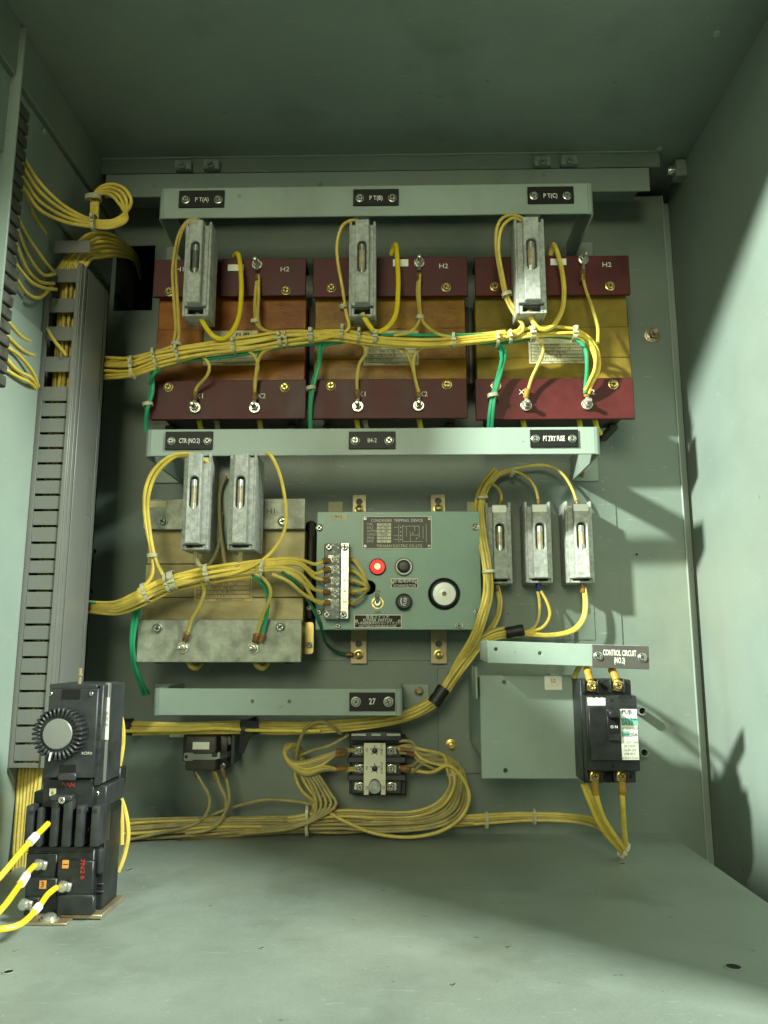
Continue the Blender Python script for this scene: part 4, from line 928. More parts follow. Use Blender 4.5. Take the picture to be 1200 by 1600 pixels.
# ---- upper harness
U = harness('upper yellow and green wire harness crossing the three red-boarded transformers', P(500, 530, -.115))
yb0 = -.118
trunk = [(132, 574, -.068), (165, 575, -.085), (205, 573, -.11), (255, 558, yb0), (320, 546, yb0), (390, 538, yb0), (450, 528, yb0), (500, 524, yb0)]
bundle(trunk, [(-12, 0), (-7, -.003), (-2, -.004), (3, -.003), (8, -.001), (12, .002), (-9, .006), (0, .006), (6, .007)], RW, ['yellow', 'yellow', 'yellow2'], U,
       spread=[1.35, 1.3, 1.15, 1.0, .85, .8, .75, .6])
bundle([(490, 524, yb0), (530, 523, yb0), (570, 527, yb0), (620, 532, yb0), (680, 533, yb0), (740, 529, yb0), (790, 524, yb0)],
       [(-6, .001), (-2.5, -.004), (1, -.002), (4.5, -.0035), (8, .0)], RW, 'yellow', U)
bundle([(780, 527, yb0), (825, 518, yb0), (870, 516, yb0), (905, 520, yb0), (930, 543, yb0 + .004), (932, 575, yb0 + .010), (922, 600, yb0 + .016), (917, 612, -.096)], [(-3, 0), (2.5, -.002)], RW, 'yellow', U)
bundle([(780, 533, yb0), (830, 527, yb0), (880, 522, yb0), (912, 530, yb0), (929, 552, yb0 + .004), (929, 580, yb0 + .010), (919, 602, yb0 + .016), (916, 612, -.096)], [(0, .002)], RW, 'yellow', U)
Y_, YD = 'yellow', 'yellow2'
for pts, m_ in (
    ([(160, 566, -.08), (190, 562, -.10), (225, 556, yb0), (262, 548, yb0), (274, 520, yb0), (272, 470, yb0), (270, 420, yb0 - .004), (278, 370, yb0 - .01), (292, 345, yb0 - .012), (306, 342, yb0 - .006), (316, 352, yb0)], YD),
    ([(165, 572, -.085), (200, 566, -.105), (240, 552, yb0), (276, 535, yb0), (279, 500, yb0), (276, 450, yb0), (275, 400, yb0 - .004), (286, 360, yb0 - .01), (300, 344, yb0 - .012), (315, 346, yb0 - .006), (320, 354, yb0)], YD),
    ([(402, 430, -.088), (399, 460, -.09), (399, 495, -.10), (408, 513, -.112), (440, 521, yb0), (490, 522, yb0)], YD),
    ([(404, 430, -.088), (404, 465, -.092), (403, 500, -.104), (415, 516, -.114), (450, 523, yb0), (500, 526, yb0)], YD),
    ([(303, 618, -.096), (308, 605, -.10), (323, 588, -.108), (327, 572, -.112), (315, 556, -.115), (295, 551, yb0)], YD),
    ([(398, 616, -.096), (398, 595, -.10), (403, 575, -.106), (398, 558, -.112), (380, 545, -.116), (360, 542, yb0)], YD),
    ([(398, 614, -.097), (400, 590, -.103), (403, 566, -.108), (412, 550, -.114), (435, 540, -.117), (470, 532, yb0)], YD),
    ([(562, 345, -.125), (550, 343, -.132), (535, 352, -.135), (527, 378, -.130), (528, 410, -.125), (535, 450, yb0), (541, 490, yb0 - .002), (545, 512, yb0 - .004), (530, 522, yb0 - .005), (490, 531, yb0 - .004)], Y_),
    ([(655, 430, -.088), (652, 455, -.09), (655, 490, -.10), (653, 505, -.112), (640, 519, yb0 - .004), (615, 524, yb0 - .004)], YD),
    ([(656, 430, -.088), (655, 455, -.092), (657, 490, -.104), (665, 508, -.114), (685, 522, yb0 - .004), (715, 528, yb0 - .004)], YD),
    ([(558, 616, -.096), (558, 590, -.10), (562, 568, -.106), (572, 552, -.112), (566, 538, -.116), (545, 533, yb0)], YD),
    ([(653, 612, -.096), (647, 585, -.10), (641, 562, -.106), (630, 545, -.112), (605, 536, -.117)], YD),
    ([(654, 612, -.098), (648, 588, -.103), (646, 562, -.108), (655, 545, -.114), (680, 537, -.117), (710, 535, -.118)], YD),
    ([(822, 348, -.125), (812, 340, -.130), (792, 338, -.135), (778, 352, -.136), (775, 385, -.132), (782, 430, -.126), (790, 465, yb0), (803, 490, yb0 - .003), (818, 510, yb0 - .005), (808, 523, yb0 - .005), (770, 531, yb0 - .004)], YD),
    ([(818, 348, -.125), (808, 342, -.130), (797, 342, -.134), (783, 358, -.135), (779, 390, -.132), (786, 432, -.126), (794, 465, yb0), (808, 488, yb0 - .003), (816, 505, yb0 - .003), (806, 519, yb0 - .003), (775, 527, yb0 - .002)], Y_),
    ([(910, 430, -.088), (915, 452, -.09), (925, 478, -.098), (934, 510, -.108), (934, 535, yb0)], YD),
    ([(825, 610, -.096), (831, 590, -.10), (845, 560, -.108), (849, 545, -.113), (842, 530, -.118), (828, 525, -.122), (800, 530, yb0)], YD)):
    wire(pts, .0018, m_, U, jit=.0006)
gy = -.112
for pts in (
    [(235, 600, -.10), (240, 585, gy), (262, 570, gy), (310, 562, gy), (380, 554, gy), (440, 543, gy), (500, 536, gy), (545, 532, gy), (580, 530, gy)],
    [(225, 562, gy), (236, 575, -.10), (239, 590, -.10), (238, 615, -.10), (230, 640, -.10), (226, 672, -.09)],
    [(237, 590, -.10), (235, 615, -.098), (229, 640, -.098), (227, 674, -.09)],
    [(575, 527, yb0 - .001), (620, 523, yb0 - .003), (660, 524, yb0 - .003), (700, 524, yb0 - .001), (750, 523, yb0 - .001), (785, 522, yb0)],
    [(500, 536, gy), (499, 552, gy + .004), (496, 575, -.10), (487, 605, -.098), (484, 640, -.095), (486, 674, -.09)],
    [(535, 535, gy), (505, 542, gy + .003), (499, 570, -.102), (491, 600, -.10), (486, 630, -.096), (484, 674, -.09)],
    [(760, 536, gy), (785, 540, gy), (789, 556, gy + .004), (782, 585, -.102), (774, 615, -.10), (770, 645, -.097), (768, 674, -.09)],
    [(770, 537, gy), (780, 543, gy), (784, 560, gy + .004), (777, 590, -.100), (769, 618, -.098), (765, 645, -.097), (763, 674, -.09)],
    [(750, 537, gy), (800, 534, gy), (850, 526, gy), (895, 530, gy), (914, 545, gy), (917, 575, gy + .004), (915, 600, -.10), (914, 614, -.097)]):
    wire(pts, .0021, 'green', U, 'green_wire', jit=.0003)
for a, c, d, y in (((402, 414), (402, 428), (402, 424), -.0835), ((655, 411), (655, 428), (655, 424), -.0835), ((911, 406), (910, 428), (911, 424), -.0835)):
    lug(U, a, 8, y, d); sleeve(U, (a[0], a[1] + 16, y - .003), (c[0], c[1] + 12, y - .004), .0034)
for a in ((305, 637), (398, 637), (559, 635), (654, 634), (822, 634), (917, 632)):
    lug(U, a, 8.5, -.0915, (a[0], a[1] - 13)); sleeve(U, (a[0], a[1] - 12, -.094), (a[0] - (1 if a[0] != 822 else -2), a[1] - 27, -.096), .0034, 'sleeve_y' if a[0] > 800 else 'sleeve')
for px, py, w_, h_, an in ((243, 560, 4, 32, -.25), (207, 574, 4, 34, -.1), (278, 552, 4, 28, -.2), (366, 540, 5, 24, -.15), (437, 531, 6, 22, -.15), (447, 530, 4, 22, -.15), (486, 525, 7, 20, -.05), (535, 520, 5, 22, .1), (561, 525, 5, 20, .1), (587, 528, 7, 18, .1), (708, 533, 5, 20, -.05), (777, 531, 5, 18, -.05), (796, 528, 5, 18, -.1), (831, 522, 8, 20, -.1), (897, 522, 7, 20, .1)):
    tie(U, px, py, yb0 - .001, w_, h_, an)
for px, py, y, h_, an in ((276, 538, yb0, 12, 1.57), (399, 503, -.105, 11, 1.5), (656, 497, -.104, 10, 1.57), (792, 460, -.12, 12, 1.3), (537, 480, -.12, 9, 1.4), (231, 632, -.098, 12, 1.4), (486, 607, -.099, 12, 1.4), (770, 618, -.099, 13, 1.4)):
    tie(U, px, py, y, 6, h_, an, tail=False, depth=.007)
# thick yellow jumpers of the three upper fuse holders
for lab, pts in (('thick yellow jumper looping from the PT(A) fuse holder to the orange-cored transformer', [(312, 493, -.128), (322, 512, -.128), (338, 528, -.126), (356, 526, -.123), (372, 500, -.115), (377, 460, -.108), (376, 420, -.10), (372, 397, -.09), (366, 400, -.08)]),
                 ('thick yellow jumper looping from the PT(B) fuse holder to the brown-cored transformer', [(566, 490, -.128), (574, 504, -.128), (586, 518, -.126), (602, 514, -.123), (618, 492, -.115), (622, 450, -.108), (621, 410, -.10), (618, 382, -.09), (611, 398, -.078)]),
                 ('thick yellow jumper looping from the PT(C) fuse holder to the gold-cored transformer', [(825, 486, -.128), (831, 500, -.128), (843, 514, -.126), (862, 511, -.123), (878, 485, -.115), (881, 450, -.108), (875, 410, -.10), (865, 382, -.09), (860, 398, -.078)])):
    o = wire(pts, .0027, 'yellowb' if 'PT(B)' in lab or 'PT(A)' in lab else 'yellow', None, 'jumper_wire'); tag(o, lab, 'wire', 'thick jumpers of the upper fuse holders')
# short tails under the boards of the upper transformers
for px, py, m_ in ((311, 659, 'yellowb'), (338, 660, 'greywire'), (557, 659, 'yellowb'), (570, 660, 'greywire'), (655, 659, 'yellowb'), (817, 659, 'yellowb'), (905, 660, 'yellowb'), (930, 659, 'yellowb'), (405, 660, 'yellow2')):
    par = TA if px < 480 else TB if px < 740 else TC
    wire([(px - 4, py - 14, -.065), (px, py - 3, -.07), (px + 2, py + 8, -.066), (px + 8, py + 18, -.05)], .0030, m_, par, 'coil_lead')
for px, m_ in ((300, 'yellow2'), (404, 'yellow2')): wire([(px - 6, 1030, -.07), (px - 2, 1040, -.072), (px + 7, 1044, -.066), (px + 14, 1036, -.06)], .0030, m_, TD, 'coil_lead')

# ---- middle harness (CTR)
V = harness('yellow wire harness crossing the old gold transformer to the numbered terminal strip', P(330, 900, -.12))
yv = -.125
ends = [(508, 876), (508, 890), (508, 906), (508, 925), (508, 942)]
for i, (ex, ey) in enumerate(ends):
    o = (i - 2) * 4.2
    wire([(112, 944 + o * .6, -.065), (140, 946 + o * .6, -.08), (180, 948 + o * .8, -.112), (215, 934 + o, yv), (255, 914 + o, yv - .002 * (i % 2)), (320, 896 + o, yv - .003 * ((i + 1) % 2)), (385, 887 + o, yv), (435, 882 + o * 1.0, yv), (468, 883 + o * (1.6 if i > 2 else 1) + (6 if i > 2 else 0), -.115), (492, ey + (6 if i < 2 else -3), -.103), (ex, ey, -.099)], RW, 'yellow' if i < 3 else 'yellow2', V, jit=.0003)
    sleeve(V, (ex - 4, ey + .5, -.0995), (ex + 8, ey, -.097), .0030)
bundle([(112, 948, -.065), (142, 951, -.085), (184, 953, -.112), (225, 938, yv + .004), (270, 915, yv + .004), (340, 899, yv + .003), (400, 893, yv + .002)], [(-8, .002), (-1, .004), (7, .002)], RW, ['yellow', 'yellow2'], V)
for pts, m_, r in (
    ([(325, 722, -.14), (312, 714, -.144), (290, 708, -.142), (262, 715, -.138), (237, 740, -.132), (226, 775, -.128), (228, 820, yv), (236, 860, yv), (239, 890, yv), (232, 908, yv), (215, 922, yv)], 'yellow', RW),
    ([(310, 716, -.142), (290, 712, -.14), (270, 716, -.138), (243, 742, -.132), (231, 780, -.128), (233, 820, yv), (240, 862, yv), (250, 890, yv), (262, 906, yv), (285, 908, yv)], 'yellow', RW),
    ([(392, 716, -.12), (412, 708, -.132), (424, 713, -.135), (438, 745, -.132), (446, 790, -.13), (444, 830, -.128), (425, 862, yv - .002), (395, 884, yv - .003), (360, 897, yv - .002)], 'yellow', RW),
    ([(390, 716, -.13), (394, 708, -.134), (384, 724, -.128)], 'yellow2', RW),
    ([(307, 856, -.13), (306, 870, -.128), (310, 882, yv), (322, 888, yv)], 'greywire', .0026),
    ([(377, 856, -.13), (376, 868, -.128), (374, 880, yv), (370, 888, yv)], 'greywire', .0026),
    ([(353, 742, -.11), (344, 765, -.11), (343, 800, -.112), (346, 840, -.115), (352, 884, yv)], 'greywire', RW),
    ([(346, 800, -.108), (342, 850, -.112), (334, 872, -.116), (325, 885, yv)], 'greywire', RW),
    ([(292, 996, -.094), (298, 970, -.10), (312, 945, -.108), (319, 922, -.116), (314, 905, yv)], 'yellow2', RW),
    ([(401, 994, -.094), (407, 970, -.10), (418, 945, -.108), (423, 925, -.114), (415, 908, -.12), (395, 895, yv)], 'yellow2', RW),
    ([(430, 890, yv), (455, 898, -.12), (475, 912, -.112), (492, 922, -.105), (508, 925, -.099)], 'yellow2', RW),
    ([(425, 897, yv), (450, 908, -.12), (470, 925, -.112), (490, 938, -.105), (508, 942, -.099)], 'yellow2', RW)):
    wire(pts, r, m_, V, jit=.0005)
wire([(410, 994, -.094), (417, 960, -.10), (418, 930, -.108), (410, 912, -.116), (395, 898, yv)], .0021, 'green', V, 'green_wire')
wire([(472, 925, -.10), (486, 945, -.09), (500, 975, -.085), (510, 1005, -.04), (525, 1018, -.014), (545, 1023, -.010)], .0018, 'greend', V, 'green_wire')
wire([(440, 893, yv), (462, 910, -.115), (474, 928, -.10)], .0018, 'greend', V, 'green_wire')
wire([(112, 941, -.06), (145, 942, -.085), (170, 942, -.10), (195, 938, -.105), (220, 925, -.115)], .0019, 'green', V, 'green_wire')
for o, e in ((0, 0), (5, -8)): wire([(219 - o, 944, -.10), (212 - o, 975, -.10), (208 - o * .6, 1010, -.095), (214 - o, 1045, -.08), (224 - o, 1070, -.06), (232 + e, 1084 + o * .4, -.045)], .0020, 'green', V, 'green_wire', jit=.0004)
sleeve(V, (540, 1022, -.012), (552, 1023, -.012), .0026)
lug(V, (286, 1012), 8, -.0915, (289, 1001)); sleeve(V, (289, 1002, -.094), (293, 988, -.097), .0034)
lug(V, (396, 1013), 8, -.0915, (399, 1002)); sleeve(V, (398, 1004, -.094), (401, 990, -.097), .0032); sleeve(V, (407, 1003, -.095), (411, 990, -.097), .0030)
for px, py, w_, h_, an in ((228, 926, 5, 27, -.4), (262, 911, 4, 27, -.3), (270, 907, 9, 26, -.3), (324, 896, 6, 26, -.2), (410, 890, 5, 26, .1)):
    tie(V, px, py, yv - .0005, w_, h_, an)
tie(V, 238, 868, yv, 6, 12, 1.5, tail=False, depth=.006)
# leads on the right side of the numbered terminal strip
for i in range(5):
    py = 873 + i * 17
    wire([(544, py, -.0855), (553, py + (2 if i < 2 else 0), -.092), (566, py + (918 - py) * .45, -.094), (573, 912 + i * 2.5, -.088), (576, 916 + i * 1.5, -.07)], .0019, 'yellow2' if i < 4 else 'yellow3', BOX, 'lead')
    sleeve(BOX, (545, py, -.0865), (553, py + 2, -.0915), .0026, 'sleeve_y')

# ---- right harness
Wt = harness('yellow wire harness looping over the right-hand fuse holders and past the green box', P(740, 900, -.05))
k4 = [(-4.5, 0), (0, -.003), (4.5, 0), (0, .003)]
tr = [(776, 735, -.018), (757, 760, -.03), (748, 790, -.05), (750, 830, -.07), (758, 880, -.083), (761, 925, -.083), (752, 965, -.083), (738, 1000, -.07), (716, 1035, -.055), (700, 1065, -.052), (686, 1087, -.052), (660, 1107, -.055), (620, 1121, -.06), (560, 1130, -.06), (480, 1134, -.056), (400, 1132, -.052), (300, 1136, -.05), (195, 1133, -.05)]
bundle(tr, [(-7, 0.002), (-3.5, -.001), (0, -.003), (4, 0)], RW * .93, ['yellow2', 'yellow'], Wt, jit=.0004)
wire([(902, 788, -.03), (893, 762, -.028), (876, 738, -.024), (850, 727, -.02), (815, 730, -.018), (776, 740, -.018), (762, 753, -.026)], RW * .93, 'yellow2', Wt)
wire([(842, 786, -.03), (836, 762, -.026), (822, 745, -.022), (802, 737, -.018), (776, 744, -.020), (756, 765, -.030)], RW * .93, 'yellow2', Wt)
wire([(781, 790, -.03), (783, 774, -.03), (775, 760, -.028), (762, 756, -.028), (752, 775, -.038)], RW * .93, 'yellow2', Wt)
for px, py in ((902, 790), (842, 788), (781, 790)): sleeve(Wt, (px, py + 6, -.03), (px - .5, py - 8, -.03), .0027)
bt = [(812, 988, -.035), (780, 990, -.04), (752, 1003, -.05), (728, 1030, -.055), (706, 1060, -.055), (688, 1087, -.055), (655, 1110, -.058), (612, 1125, -.062), (540, 1134, -.06), (450, 1139, -.056), (395, 1137, -.054), (300, 1140, -.052), (195, 1140, -.052)]
bundle(bt, [(-3, 0), (1.5, -.003), (5.5, .001), (9, .002), (-6, .004)], RW * .93, ['yellow', 'yellow2', 'yellow3'], Wt, jit=.0004)
wire([(500, 1142, -.064), (400, 1141, -.062), (340, 1138, -.06), (280, 1141, -.06), (195, 1142, -.06)], RW, 'yellow', Wt)
for pts, m_ in (([(775, 915, -.03), (779, 940, -.03), (775, 965, -.032), (762, 985, -.036), (742, 1005, -.045), (725, 1030, -.05)], 'yellow2'),
                ([(778, 915, -.03), (783, 940, -.03), (779, 965, -.034), (768, 985, -.038), (748, 1006, -.048)], 'yellow2'),
                ([(840, 922, -.03), (843, 945, -.03), (840, 970, -.032), (828, 985, -.035), (805, 988, -.036)], 'yellow2'),
                ([(844, 922, -.03), (855, 942, -.034), (859, 962, -.034), (848, 980, -.034), (825, 987, -.036), (800, 989, -.038)], 'yellow'),
                ([(911, 918, -.03), (913, 940, -.03), (910, 965, -.032), (893, 984, -.034), (860, 991, -.034), (820, 989, -.036)], 'yellow'),
                ([(914, 918, -.03), (917, 942, -.032), (913, 968, -.034), (896, 987, -.036), (860, 994, -.036), (820, 992, -.038)], 'yellow2')):
    wire(pts, RW * .93, m_, Wt)
sleeve(Wt, (775, 908, -.03), (777, 924, -.03), .0028); sleeve(Wt, (840, 906, -.03), (842, 924, -.03), .0034, 'sleeve_b'); sleeve(Wt, (909, 910, -.03), (911, 926, -.03), .0030)
def tape(par, pts, rx, rz, name='tape_wrap'):
    q = spline(pp(pts), .003); b = MB()
    b.tube(q, [rx * (1 + .05 * math.sin(i * 1.7)) for i in range(len(q))], 12); return b.obj(name, 'tape', par)
tape(Wt, [(790, 989, -.038), (818, 984, -.038)], .0062, 0); tape(Wt, [(694, 1075, -.054), (677, 1100, -.056)], .0075, 0)
tape(Wt, [(379, 1140, -.054), (405, 1132, -.054)], .0092, 0); tape(Wt, [(183, 1136, -.052), (206, 1136, -.052)], .0092, 0)
# loose tongue of tape
a = [P(376, 1124, -.064), P(404, 1128, -.064), P(390, 1155, -.060), P(381, 1178, -.056), P(374, 1176, -.056)]
b = MB(); vs = [b.bm.verts.new(v) for v in a]; b.bm.faces.new(vs); r_ = bmesh.ops.extrude_face_region(b.bm, geom=b.bm.faces[:])
for v in [g_ for g_ in r_['geom'] if isinstance(g_, bmesh.types.BMVert)]: v.co.y -= .0005
b.obj('tape_tail', 'tape', Wt)
for px, py, y in ((763, 893, -.085), (753, 778, -.045)): tie(Wt, px, py, y, 4, 15, 1.5, tail=False, depth=.010)
tie(Wt, 800, 740, -.018, 4, 8, .2, depth=.005)

# ---- bottom harness
L = harness('dusty yellow wire harness along the foot of the panel, looping to the relay', P(500, 1285, -.03))
yl = -.030
bundle([(150, 1302, yl - .02), (230, 1298, yl - .014), (320, 1293, yl - .006), (400, 1290, yl), (470, 1288, yl), (530, 1286, yl), (600, 1284, yl), (680, 1284, yl), (740, 1283, yl)],
       [(-15, .004), (-11, 0), (-7, -.004), (-3, -.006), (1, -.006), (5, -.004), (9, -.002), (12, .002), (-9, .006), (4, .006), (15, .003)], RW * .92, ['yellow3', 'yellow2', 'yellow3', 'yellow3'], L, jit=.0009, spread=[1.1, 1.2, 1, .85, .8, .9, .7, .5, .45])
for i, m_ in enumerate(('yellow2', 'yellow2', 'yellow3', 'yellow2')):
    o = i * 4.0
    wire([(600, 1282 + o * .5, yl), (680, 1279 + o, yl - .003), (740, 1275 + o, yl - .004), (820, 1271 + o * .9, yl - .006), (890, 1273 + o * .9, -.045), (932, 1281 + o, -.07), (960, 1304 + o * .8, -.095), (974, 1330, -.104)], RW * .92, m_, L, jit=.0004)
def pick(): return random.choice(['yellow3', 'yellow2', 'yellow3'])
RT = [(628, 1171), (630, 1175), (628, 1170), (630, 1177), (630, 1200), (632, 1203), (626, 1168), (630, 1158)]
for i, (sx_, sy_) in enumerate(RT):
    dx = i * 6.0 - 18; dr = random.uniform(-6, 6)
    pts = [(sx_ - 6, sy_, -.040), (sx_ + 14, sy_ + (2 if i % 2 else -3), -.044), (660, (1172 if i < 6 else 1166) + (i % 4) * 7 + (14 if i in (4, 5) else 0), -.047), (690 + dr, 1180 + (i % 3) * 8 + (6 if i in (4, 5) else 0), -.047), (706 + dx * .5, 1194 + dr, -.045), (714 + dx * .6, 1225 + dr, -.042 - .003 * (i % 3)), (698 + dx, 1256 + i * 1.5, -.040 - .003 * (i % 3)), (660 + dx, 1268 + i * 3.2, -.038), (600, 1281 + (i - 3) * 4.4 + dr * .4, -.036 - .003 * (i % 2)), (530, 1283 + (i - 4) * 4.0, -.036 - .003 * (i % 3)), (450, 1288 + (i - 4) * 2.5, -.036)]
    wire(pts, RW * .92, pick(), L, jit=.0005)
wire([(632, 1200, -.040), (672, 1207, -.047), (700, 1196, -.050), (722, 1215, -.049), (733, 1245, -.048), (722, 1275, -.048), (690, 1298, -.048), (640, 1308, -.048), (585, 1302, -.046), (540, 1284, -.046), (512, 1268, -.044)], RW, 'yellow2', L)
for (a, c_) in (((626, 1170), (648, 1173)), ((626, 1201), (642, 1202)), ((636, 1176), (650, 1180))): sleeve(L, (a[0], a[1], -.041), (c_[0], c_[1], -.045), .0034)
for i in range(8):
    o = i * 3.6; rr = random.uniform(-4, 4)
    sy_ = 1172 + (i % 3) if i < 5 else 1200 + (i % 2) * 2
    pts = [(556, sy_, -.041), (532, sy_ + 1, -.044), (505, 1181 + o * .9, -.047), (478, 1190 + o * .8, -.050), (456 - (i % 3) * 3, 1190 + (i % 4) * 2, -.052), (444 + i % 4, 1176 - (i % 3) * 2, -.050), (449 + (i % 4) * 4, 1163 + (i % 3) * 2, -.044), (463 + (i % 4) * 3, 1172, -.038), (464 + (i % 5) * 5 + rr, 1203, -.032), (476 + (i % 5) * 8 + rr, 1235, -.030 - .002 * i), (488 + (i % 4) * 11 - rr, 1262, -.032 - .002 * i), (462 + (i % 5) * 11, 1282, -.034), (400, 1296 - i * 1.3, -.034), (340, 1300 - i, -.034)]
    if i >= 5: pts = pts[:10] + [(505 + i, 1262, -.034), (530 + i * 3, 1278, -.036), (600, 1284 + i % 3, -.034)]
    wire(pts, RW * .92, pick(), L, jit=.0005)
for (a, c_) in (((543, 1173), (526, 1174)), ((543, 1201), (525, 1202)), ((540, 1177), (524, 1180))): sleeve(L, (a[0], a[1], -.042), (c_[0], c_[1], -.046), .0034)
wire([(462, 1190, -.045), (466, 1165, -.052), (478, 1138, -.068), (500, 1127, -.074), (518, 1134, -.07), (532, 1146, -.055)], RW, 'yellow3', L)
wire([(545, 1148, -.04), (515, 1165, -.045), (490, 1172, -.046), (470, 1180, -.044)], RW * .9, 'yellow3', L)
# extra dark mess crossing
for i in range(5): wire([(470 + i * 6, 1205, -.04), (486 + i * 7, 1228 + i * 2, -.045), (494 + i * 7, 1262, -.048), (478 - i * 5, 1284 + i * 2.5, -.05), (420 - i * 12, 1291 + i * 3, -.046)], RW * .9, 'yellow3', L, jit=.0004)
for pts in ([(306, 1206, -.045), (314, 1222, -.044), (327, 1246, -.043), (322, 1272, -.044), (300, 1289, -.047), (255, 1300, -.05), (200, 1312, -.054)],
            [(336, 1206, -.045), (342, 1224, -.044), (353, 1252, -.043), (348, 1278, -.046), (328, 1296, -.048), (290, 1303, -.05)],
            [(348, 1204, -.04), (355, 1222, -.04), (358, 1250, -.042), (350, 1272, -.045), (335, 1290, -.046)],
            [(322, 1277, -.03), (360, 1262, -.028), (410, 1250, -.028), (450, 1251, -.03), (480, 1256, -.03), (530, 1268, -.03), (590, 1272, -.03)]):
    wire(pts, RW * .88, 'yellow3', L, jit=.0004)
for a, c_ in (((304, 1200), (309, 1214)), ((333, 1204), (338, 1220)), ((347, 1200), (352, 1215))): sleeve(L, (a[0], a[1], -.044), (c_[0], c_[1], -.044), .0026)
for px, py, h_ in ((710, 1208, 20), (760, 1281, 20), (834, 1276, 18), (480, 1282, 40)): tie(L, px, py, -.040, 4, h_, 0 if px != 710 else 1.4, tail=px > 740, depth=.012)
# breaker leads
Bk = harness('yellow leads from the bottom of the circuit breaker tied together on the floor', P(960, 1300, -.14), 'breaker_leads', 'wire')
fl = PZ(976, 1333, ZF + .004)
for pts, r in (([(910, 1224, -.14), (920, 1250, -.14), (938, 1290, -.13), (958, 1316, -.118), (973, 1331, -.108)], .0023), ([(915, 1224, -.142), (926, 1250, -.142), (944, 1288, -.132), (962, 1314, -.12), (974, 1328, -.108)], .0023),
               ([(929, 1228, -.170), (934, 1252, -.165), (944, 1280, -.15), (962, 1308, -.13), (976, 1328, -.112)], .0024), ([(971, 1228, -.170), (973, 1255, -.165), (975, 1290, -.145), (978, 1320, -.118)], .0024)):
    wire(pts, r, 'yellow', Bk)
for a in ((929, 1217), (971, 1217)): sleeve(Bk, (a[0], a[1] + 3, -.172), (a[0] + 2, a[1] + 24, -.168), .0034, 'sleeve_y')
tie(Bk, 974, 1328, -.110, 5, 22, .6, depth=.012)
Bt = harness('yellow leads with brown sleeves entering the top of the circuit breaker', P(940, 1050, -.15), 'breaker_leads', 'wire')
for pts in ([(922, 1068, -.174), (918, 1050, -.166), (915, 1038, -.15), (905, 1025, -.11), (880, 1015, -.06)], [(964, 1067, -.174), (957, 1050, -.166), (950, 1036, -.15), (930, 1022, -.10), (890, 1012, -.06)], [(896, 1060, -.14), (904, 1044, -.14), (914, 1030, -.13), (910, 1015, -.08)]):
    wire(pts, .0025, 'yellow2', Bt)
for a, c_ in (((922, 1064), (917, 1044)), ((964, 1063), (955, 1044))): sleeve(Bt, (a[0], a[1], -.174), (c_[0], c_[1], -.164), .0036, 'sleeve_y')

# ---- wires inside the duct, sweeping out of its top into the panel opening
D = harness('dense yellow wires packed in the grey duct and sweeping out of its top', PX(70, 600, XL + .03))
zD = [P(80, py, -.13).z for py in (1195, 1000, 800, 620, 480, 430)]
for i in range(11):
    f = i / 10; x_ = xa + .009 + f * (xs - xa - .014); y_ = -.151 + random.uniform(0, .012) + .004 * (i % 2)
    tp = 404 - i * 2.0
    pts = [Vector((x_ + random.uniform(-.001, .001), y_, z_)) for z_ in zD]
    g_ = 10 - i
    pts += [P(88 + i * 4.0, 425, -.148), P(112 + i * 3.0, 392 + i * 1.2, -.14), P(136 + i * 1.8, 368 + i * 3.4, -.125 + (i % 3) * .004), P(162 + i * .8, 364 + i * 3.6, -.105 + (i % 2) * .006), P(186, 374 + i * 2.6, -.07), P(204, 388 + i * 1.6, -.02), P(214, 400 + i * 1.5, .02), P(220, 420 + i * 1.5, .06)]
    wire(pts, RW * 1.05, 'yellow' if i % 3 else 'yellow2', D, jit=.0003)
for i in range(7):
    x_ = P(28 + i * 5.4, 1230, -.13).x
    wire([Vector((x_ + .004, -.135, zb + .02)), P(30 + i * 5.4, 1215, -.135), P(27 + i * 5.0, 1260, -.137), P(23 + i * 4.8, 1320, -.14), P(20 + i * 4.6, 1390, -.145)], RW * 1.05, 'yellow2', D, jit=.0003)
# ---- coil of four spare wires
Cc = harness('loop of four yellow wires tied in a ring above the grey duct', P(160, 330, -.12), 'wire_loop', 'wire')
for i in range(4):
    o = i * 3.6
    pts = [(26, 215 + i * 24, -.235), (38, 248 + (i * 16), -.23), (62, 286 + i * 14, -.215), (100, 322 + i * 8, -.19), (140, 342 + o, -.17), (172, 345 + o * .9, -.16), (192 + o * .6, 335 + o * .6, -.15), (201 - o * 1.9 + 4, 316, -.14), (196 - o * 1.9, 296 + o, -.135), (176 - o, 288 + o * 1.4, -.13), (156 - o * .2, 294 + o, -.13), (145 + o * .7, 312, -.13), (143 + o * .8, 345, -.14)]
    wire(pts, RW, 'yellow', Cc, jit=.0004)
tie(Cc, 147, 348, -.168, 6, 24, 0, depth=.010); tie(Cc, 146, 310, -.133, 9, 22, 1.5, depth=.010, tail=False)
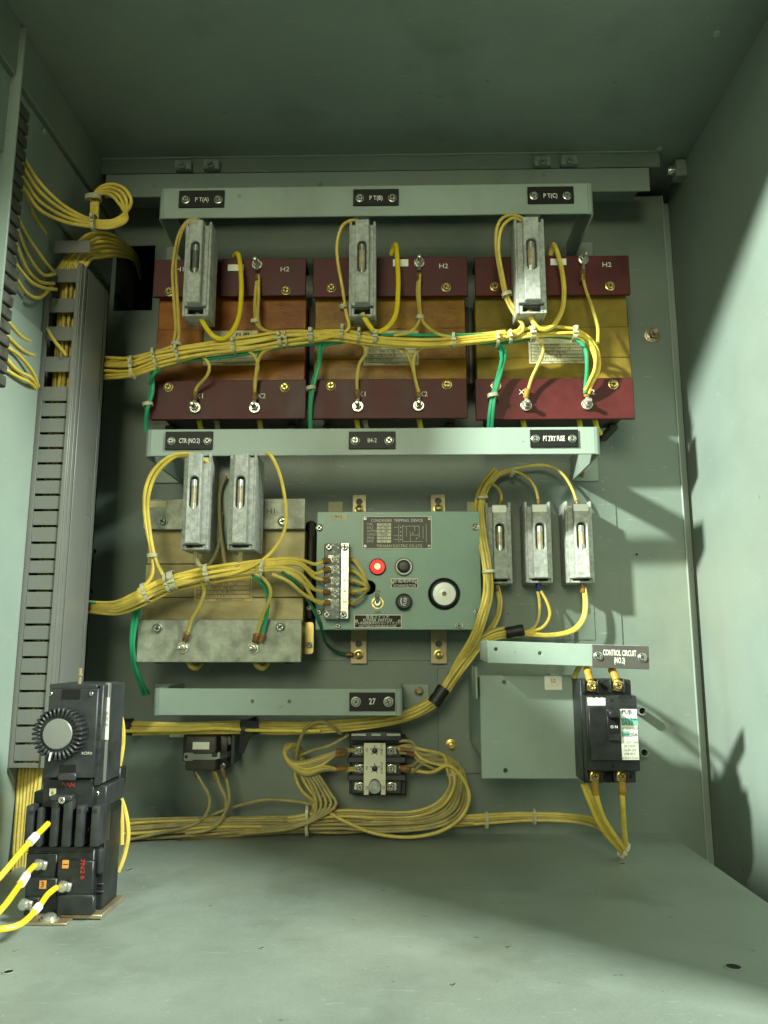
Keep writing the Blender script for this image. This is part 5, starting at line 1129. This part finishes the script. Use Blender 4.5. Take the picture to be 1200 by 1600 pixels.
# ---- terminal to duct leads
Tl = harness('thin yellow leads running from the terminal column into the duct windows', P(50, 480, -.2), 'terminal_leads', 'wire')
for pts in ([(28, 275), (50, 330), (72, 365)], [(22, 330), (45, 372), (70, 408), (84, 425)], [(22, 345), (42, 395), (66, 428), (86, 428)], [(24, 380), (42, 420), (62, 440), (84, 443)], [(24, 412), (48, 440), (70, 450), (88, 452)],
            [(22, 430), (42, 458), (62, 465), (80, 448)], [(10, 500), (36, 528), (58, 536)], [(8, 522), (36, 548), (58, 557)], [(8, 540), (30, 556), (50, 580), (60, 604)], [(6, 556), (26, 578), (48, 590), (58, 606)], [(4, 575), (26, 588), (46, 598), (56, 608)], [(68, 498), (80, 525), (104, 556)]):
    q = [(p[0], p[1], -.235 + .07 * (j / (len(pts) - 1))) for j, p in enumerate(pts)]
    if pts[0] == (68, 498): q = [(p[0], p[1], (-.150, -.163, -.163)[j]) for j, p in enumerate(pts)]
    wire(q, RW * .95, 'yellow2' if pts[0][1] < 500 else 'yellow', Tl)
# ---- contactor leads
for i, (lab, pts) in enumerate((
    ('bright yellow wire with white marker sleeve entering the upper contactor slot', [(-40, 1408, -.36), (0, 1370, -.345), (38, 1325, -.325), (75, 1287, -.295)]),
    ('bright yellow wire with white marker sleeve on the middle contactor screw', [(-40, 1458, -.36), (0, 1423, -.345), (24, 1392, -.33), (42, 1365, -.305), (53, 1353, -.292)]),
    ('bright yellow wire with white marker sleeve on the lowest contactor screw', [(-40, 1452, -.36), (0, 1452, -.345), (32, 1444, -.335), (58, 1420, -.32), (74, 1398, -.305), (88, 1387, -.294)]))):
    Tn = thing('contactor_lead', lab, 'wire', P(*pts[1]), 'yellow contactor leads')
    wire(pts, .0022, 'yellowb', Tn)
    a, c_ = [((46, 1317, -.3215), (56, 1306, -.314)), ((33, 1381, -.320), (41, 1368, -.309)), ((53, 1425, -.3235), (61, 1416, -.318))][i]
    A_, B_ = P(*a), P(*c_)
    b = MB(); b.tube([A_, (A_ + B_) / 2, B_], .0032, 12); s_ = b.obj('marker_sleeve', 'whitemark', Tn)
R2 = harness('pale yellow wires running down the right side of the contactor', P(185, 1200, -.22), 'contactor_wires', 'wire')
for pts in ([(175, 1092, -.235), (181, 1120, -.232), (182, 1160, -.23), (180, 1200, -.232)], [(178, 1094, -.232), (190, 1125, -.23), (192, 1160, -.23), (186, 1200, -.232)], [(169, 1176, -.24), (173, 1200, -.24)],
            [(186, 1240, -.235), (196, 1270, -.232), (200, 1305, -.232), (193, 1340, -.234), (184, 1362, -.236)], [(186, 1245, -.238), (190, 1280, -.236), (190, 1320, -.238)]):
    wire(pts, .0021, 'yellow2', R2)
b = MB(); b.pbox(172, 1199, 188, 1232, -.240, -.226, .001); b.obj('crimp_block', 'tape', R2)
for px, py in ((148, 0),): pass
